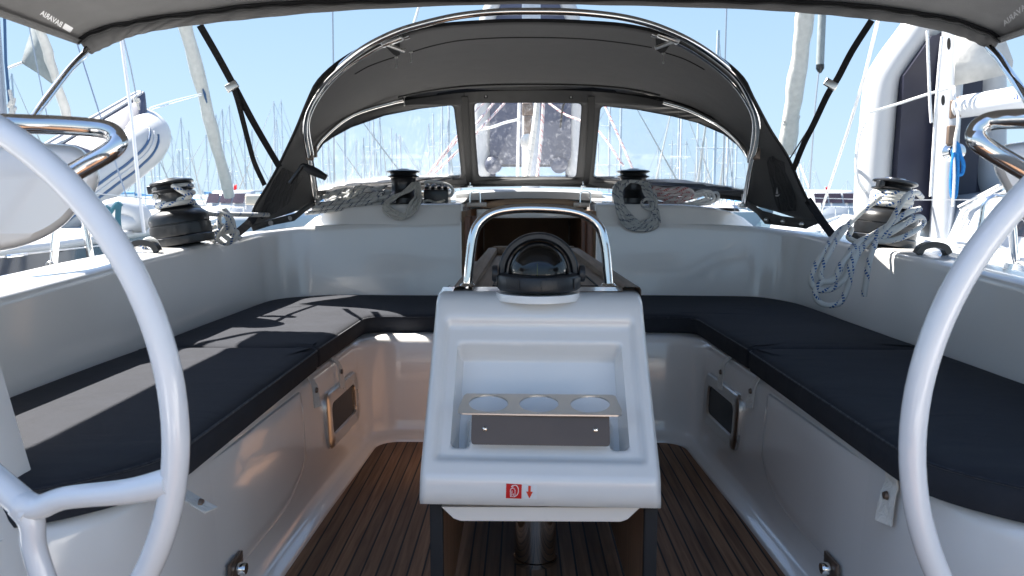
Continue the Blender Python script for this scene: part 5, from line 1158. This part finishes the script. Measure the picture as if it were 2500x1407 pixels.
for pts in ([(2300, 90, 5.8), (2288, 220, 5.8), (2272, 480, 5.8)], [(2264, 75, 5.8), (2270, 240, 5.8), (2274, 300, 5.8)]): MB().tube([at(*p) for p in pts], .011, 8, k=3).build('halyard', 'rope_w', rb_)
bm0, bm1 = at(2345, 262, 5.9), at(2640, 215, 5.0); MB().tube([bm0, bm1], .083, 20).build('boom', 'roughwhite', rb_, smooth=80)
MB().box(at(2330, 268, 5.92), (.08, .06, .14), bev=.012).box(at(2340, 262, 5.9), (.07, .14, .15), bev=.02).build('gooseneck', 'darksteel', rb_)
vs_, fs_ = textmesh('as', 1)
dB = (bm1 - bm0).normalized(); upB = V(0, 0, 1); 
MB().add([at(2474 + u * 27, 244 - 13 * (v) - u * 4, 5.33) + V(0, -.0, 0) for u, v in vs_], fs_).build('boom_lettering', 'blueprint', rb_, smooth=0, fix=False)
MB().box(at(2322, 330, 5.88), (.06, .04, .14), bev=.01).build('jammer', 'darksteel', rb_)
MB().lathe([(0, .11), (.035, .11), (.058, .10), (.058, .08), (.04, .07), (.04, .02), (.065, .0)], at(2321, 372, 5.88), 24, Matrix.Rotation(R(90), 3, 'X')).build('mast_winch', 'chrome', rb_)
tag(MB().poly([at(x, y, 5.75) for x, y in ((2332, 85), (2345, 60), (2440, 60), (2455, 100), (2473, 150), (2468, 180), (2400, 196), (2332, 210), (2330, 150))]).build('mainsail_tack', 'sail', solid=.01), 'cream foot of a mainsail flying above the right-hand boom', 'sail')
tag(MB().tube([at(x, y, 5.72) for x, y in ((2332, 345), (2338, 400), (2333, 470), (2325, 480), (2322, 440), (2328, 380), (2336, 350), (2345, 380), (2352, 402), (2348, 425), (2336, 430), (2334, 470), (2328, 488))], .014, 10, k=6).build('rope_coil', 'rope_blue'), 'bright blue rope coil hanging from the mast on the right', 'rope')
for pts, r, lb in (([(2121, 276, 6.0), (2180, 258, 6.0), (2260, 232, 5.9), (2330, 212, 5.8)], .010, 'white braided line drawn across the big right-hand inflatable'), ([(2330, 212, 5.8), (2332, 250, 5.75), (2340, 290, 5.7), (2332, 340, 5.7), (2330, 372, 5.7)], .010, 'white line dropping from the sail tack to the mast winch'),
                  ([(2328, 372, 5.72), (2330, 430, 5.7), (2326, 505, 5.7)], .009, 'white line below the mast winch on the right')):
    rope('white_line', [at(*p) for p in pts], r, 'rope_w', lb, 4, cat='line')
for pts, r, m, lb in (([(2145, 45, 4.6), (2110, 190, 5.2), (2070, 320, 6), (2010, 500, 7.5), (1988, 560, 8.2)], .011, 'wirew', 'white rope stay slanting down between the sprayhood and the big inflatable'),
                      ([(812, 25, 14), (814, 160, 14), (816, 470, 14)], .014, 'wire', 'thin grey shroud standing above the left shoulder of the sprayhood'),
                      ([(1774, 18, 14), (1770, 150, 14), (1766, 470, 14)], .014, 'wire', 'thin grey shroud standing above the right shoulder of the sprayhood'),
                      ([(1024, 14, 12), (1010, 60, 12), (996, 100, 12)], .02, 'wirew', 'white rope end visible between bimini and sprayhood, left of centre')):
    ps = [at(*p) for p in pts]; d = (ps[0] - ps[1]).normalized(); mb = MB(); mb.tube([ps[0] + d * 5] + ps, r, 8); tag(mb.build('stay', m), lb, 'stay')
for x0_, y0_, x1_, y1_ in ((2345, 512, 2470, 445), (2352, 520, 2490, 450), (2340, 505, 2440, 452)):
    MB().tube([at(x0_, y0_, 5.0), at(x1_, y1_, 4.6)], .008, 8).build('vang_tackle', 'rope_w', rb_)

# ================================================================== FAR MARINA
def far_boat():
    """unit sailing yacht: 12 m long along X, waterline at z=0"""
    t = thing('distant_sailboat', 'bare mast and pale hull of a distant moored sailboat in the hazy forest of masts', 'sailboat', (0, 0, 0), 'distant sailboats in the mast forest')
    rows = []
    for x, k in ((-6, .75), (-3, .95), (0, 1), (3, .7), (5, .3), (6.2, .02)): rows.append([V(x, -1.9 * k, 1.1), V(x, -1.7 * k, .3), V(x, -1.2 * k, -.3), V(x, 1.2 * k, -.3), V(x, 1.7 * k, .3), V(x, 1.9 * k, 1.1)])
    mb = MB().grid(rows); mb.f.append(tuple(range(6))); mb.grid([[r[0], r[-1]] for r in rows]); mb.build('hull', 'whull', t, smooth=40)
    rows = []
    for x, k, h in ((-3.2, .8, .5), (-2.8, .85, .9), (0, .8, .8), (2.4, .5, .5), (3, .3, .1)): rows.append([V(x, -1.1 * k, 1.1), V(x, -.95 * k, 1.1 + .5 * h), V(x, 0, 1.1 + .62 * h), V(x, .95 * k, 1.1 + .5 * h), V(x, 1.1 * k, 1.1)])
    MB().grid(rows).build('cabin', 'whull', t, smooth=40)
    MB().tube([V(0, 0, 1.5), V(0, 0, 15.5)], .09, 8).build('mast', 'faralu', t)
    MB().tube([V(-.2, 0, 2.9), V(-4.6, 0, 2.9)], .16, 8).build('boom', 'bluec', t)
    mb = MB()
    for z, wd in ((6.2, 1.1), (10.5, .85)): mb.tube([V(0, -wd, z), V(0, wd, z)], .04, 6)
    mb.tube([V(0, 0, 6.1), V(0, 0, 10.6)], .03, 4); mb.build('spreaders', 'faralu', t)
    MB().tube([V(6.1, 0, 1.1), V(0, 0, 15.3)], lambda q: .10 - .08 * q, 6).build('furled_jib', 'sail', t)
    MB().tube([V(-5.9, 0, 1.1), V(0, 0, 15.4)], .018, 4).build('backstay', 'darkwire', t)
    return t
fb = far_boat(); g = random.Random(21); first = True
spots = []
for i in range(30): spots.append((g.uniform(380, 760), g.uniform(105, 210)))
for i in range(30): spots.append((g.uniform(780, 1140), g.uniform(75, 190)))
for i in range(22): spots.append((g.uniform(1450, 1830), g.uniform(70, 190)))
for i in range(5): spots.append((g.uniform(1950, 2100), g.uniform(190, 300)))
for i in range(8): spots.append((g.uniform(-100, 380), g.uniform(90, 190)))
spots.sort(key=lambda q: -q[1])
for x, Y in spots:
    o = fb if first else copy_tree(fb); first = False
    p = at(x, 490, Y); o.location = (p.x, Y, -1.25); o.rotation_euler = (0, 0, g.choice((90, -90, 80, 100, 180, 0)) * PI / 180 + g.uniform(-.1, .1))
    s_ = g.uniform(.55, 1.15); o.scale = (s_ * g.uniform(.8, 1.7), s_ * g.uniform(.8, 1.7), s_ * g.uniform(.85, 1.2))
# the parts of the prototype were parented at the origin, so no inverse is needed
# two nearer cruisers on the left
def cruiser(label, px, Y, wpx, m_cab, zt_, flag=True):
    c = at(px, 490, Y); wd = wpx / F * Y; t = thing('motor_cruiser', label, 'motor cruiser', (c.x, Y, -1.2))
    zz = lambda y: at(px, y, Y).z
    MB().box((c.x, Y + 2, (zz(548) - 1.25) / 2), (wd * 1.25, 6, zz(548) + 1.25), bev=.3).build('hull', 'whull', t, smooth=60)
    rows = []
    for z, k, dy in ((zz(548), 1.1, 0), (zz(520), 1.05, .1), (zz(496), .95, .35), (zz(470), .90, .6), (zz(466), .86, .7)): rows.append([V(c.x + k * wd / 2 * u, Y + dy + .4 * abs(u) ** 3, z) for u in [-1 + i / 6 for i in range(13)]])
    rows.append([V(c.x + .84 * wd / 2 * u, Y + 3, zz(463)) for u in [-1 + i / 6 for i in range(13)]])
    MB().grid(rows).build('cabin', m_cab, t, smooth=50, solid=.05)
    for k in range(3):
        x0 = c.x + wd * (-.40 + k * .27); mb = MB(); z1_, z0_ = zz(472), zz(496)
        mb.add([V(x0, Y + .28, z0_), V(x0 + wd * .24, Y + .28, z0_), V(x0 + wd * .24, Y + .54, z1_), V(x0, Y + .54, z1_)], [(0, 1, 2, 3)]); mb.build('windscreen', 'smoke', t, smooth=0)
    mb = MB()
    for k in range(7): x0 = c.x - wd * .7 + wd * 1.4 * k / 6; mb.tube([V(x0, Y - 1, zz(545)), V(x0, Y - 1, zz(505))], .02, 6)
    mb.tube([V(c.x - wd * .7, Y - 1, zz(505)), V(c.x + wd * .7, Y - 1, zz(507))], .02, 6); mb.build('railing', 'wirew', t)
    return t
cruiser('white cabin yacht with smoked windscreen behind the left winch', 540, 22, 120, 'whull', 0)
cruiser('white flybridge boat low on the horizon right of the sprayhood', 2050, 34, 130, 'whull', 0)
t = thing('motor_cruiser', 'beige canopied boat between the left furled jib and the sprayhood', 'motor cruiser', at(632, 500, 20))
MB().box(at(632, 488, 20) + V(0, 1, .0), (.75, 2, .28), bev=.06).build('awning', 'beige', t); MB().box(V(at(632, 490, 20).x, 22, -.2), (1.6, 5, 1.6), bev=.2).build('hull', 'whull', t, smooth=60)
for dx in (-.3, .3): MB().tube([at(632, 490, 20) + V(dx, .5, 0), at(632, 520, 20) + V(dx, .5, 0)], .03, 6).build('awning_post', 'wirew', t)
for x, y, Y, lb in ((570, 458, 24, 'small red flag above the cabin yacht behind the left winch'), (600, 482, 21, 'small red flag beside the beige canopied boat'), (2015, 462, 40, 'small red flag above the far boats right of the sprayhood')):
    t = thing('flag', lb, 'flag', at(x, y, Y)); s_ = 9 / F * Y
    MB().grid([[at(x + 8 * i / 5, y - 6 + 1.5 * math.sin(i), Y), at(x + 8 * i / 5, y + 6 + 1.5 * math.sin(i), Y)] for i in range(6)]).build('cloth', 'flag', t, solid=.01)
    MB().tube([at(x, y - 8, Y), at(x, y + 30, Y)], .015, 6).build('staff', 'wirew', t)
# breakwater and hills far behind
mb = MB(); g = random.Random(5); rows = []
for k, (Y, zz) in enumerate(((420, -1.3), (424, .6), (430, .9), (440, -1.3))): rows.append([V(-400 + 800 * i / 80, Y, zz + (g.uniform(-.25, .35) if 0 < k < 3 else 0)) for i in range(81)])
o = mb.grid(rows).build('breakwater', mat('breakwater_stone', (.34, .35, .36), .9, noise=(.4, .2))); tag(o, 'pale stone breakwater far behind the moored boats', 'breakwater')
mb = MB(); rows = []
for k, (Y, h) in enumerate(((1300, -2), (1350, 10), (1450, 16), (1600, -2))): rows.append([V(-1500 + 3000 * i / 60, Y, -1 + h * (.5 + .5 * math.sin(i * .35 + 1) * math.sin(i * .13)) if 0 < k < 3 else -2) for i in range(61)])
o = mb.grid(rows).build('hills', mat('far_hills', (.30, .36, .42), 1, noise=(.01, .1))); o['kind'] = 'structure'
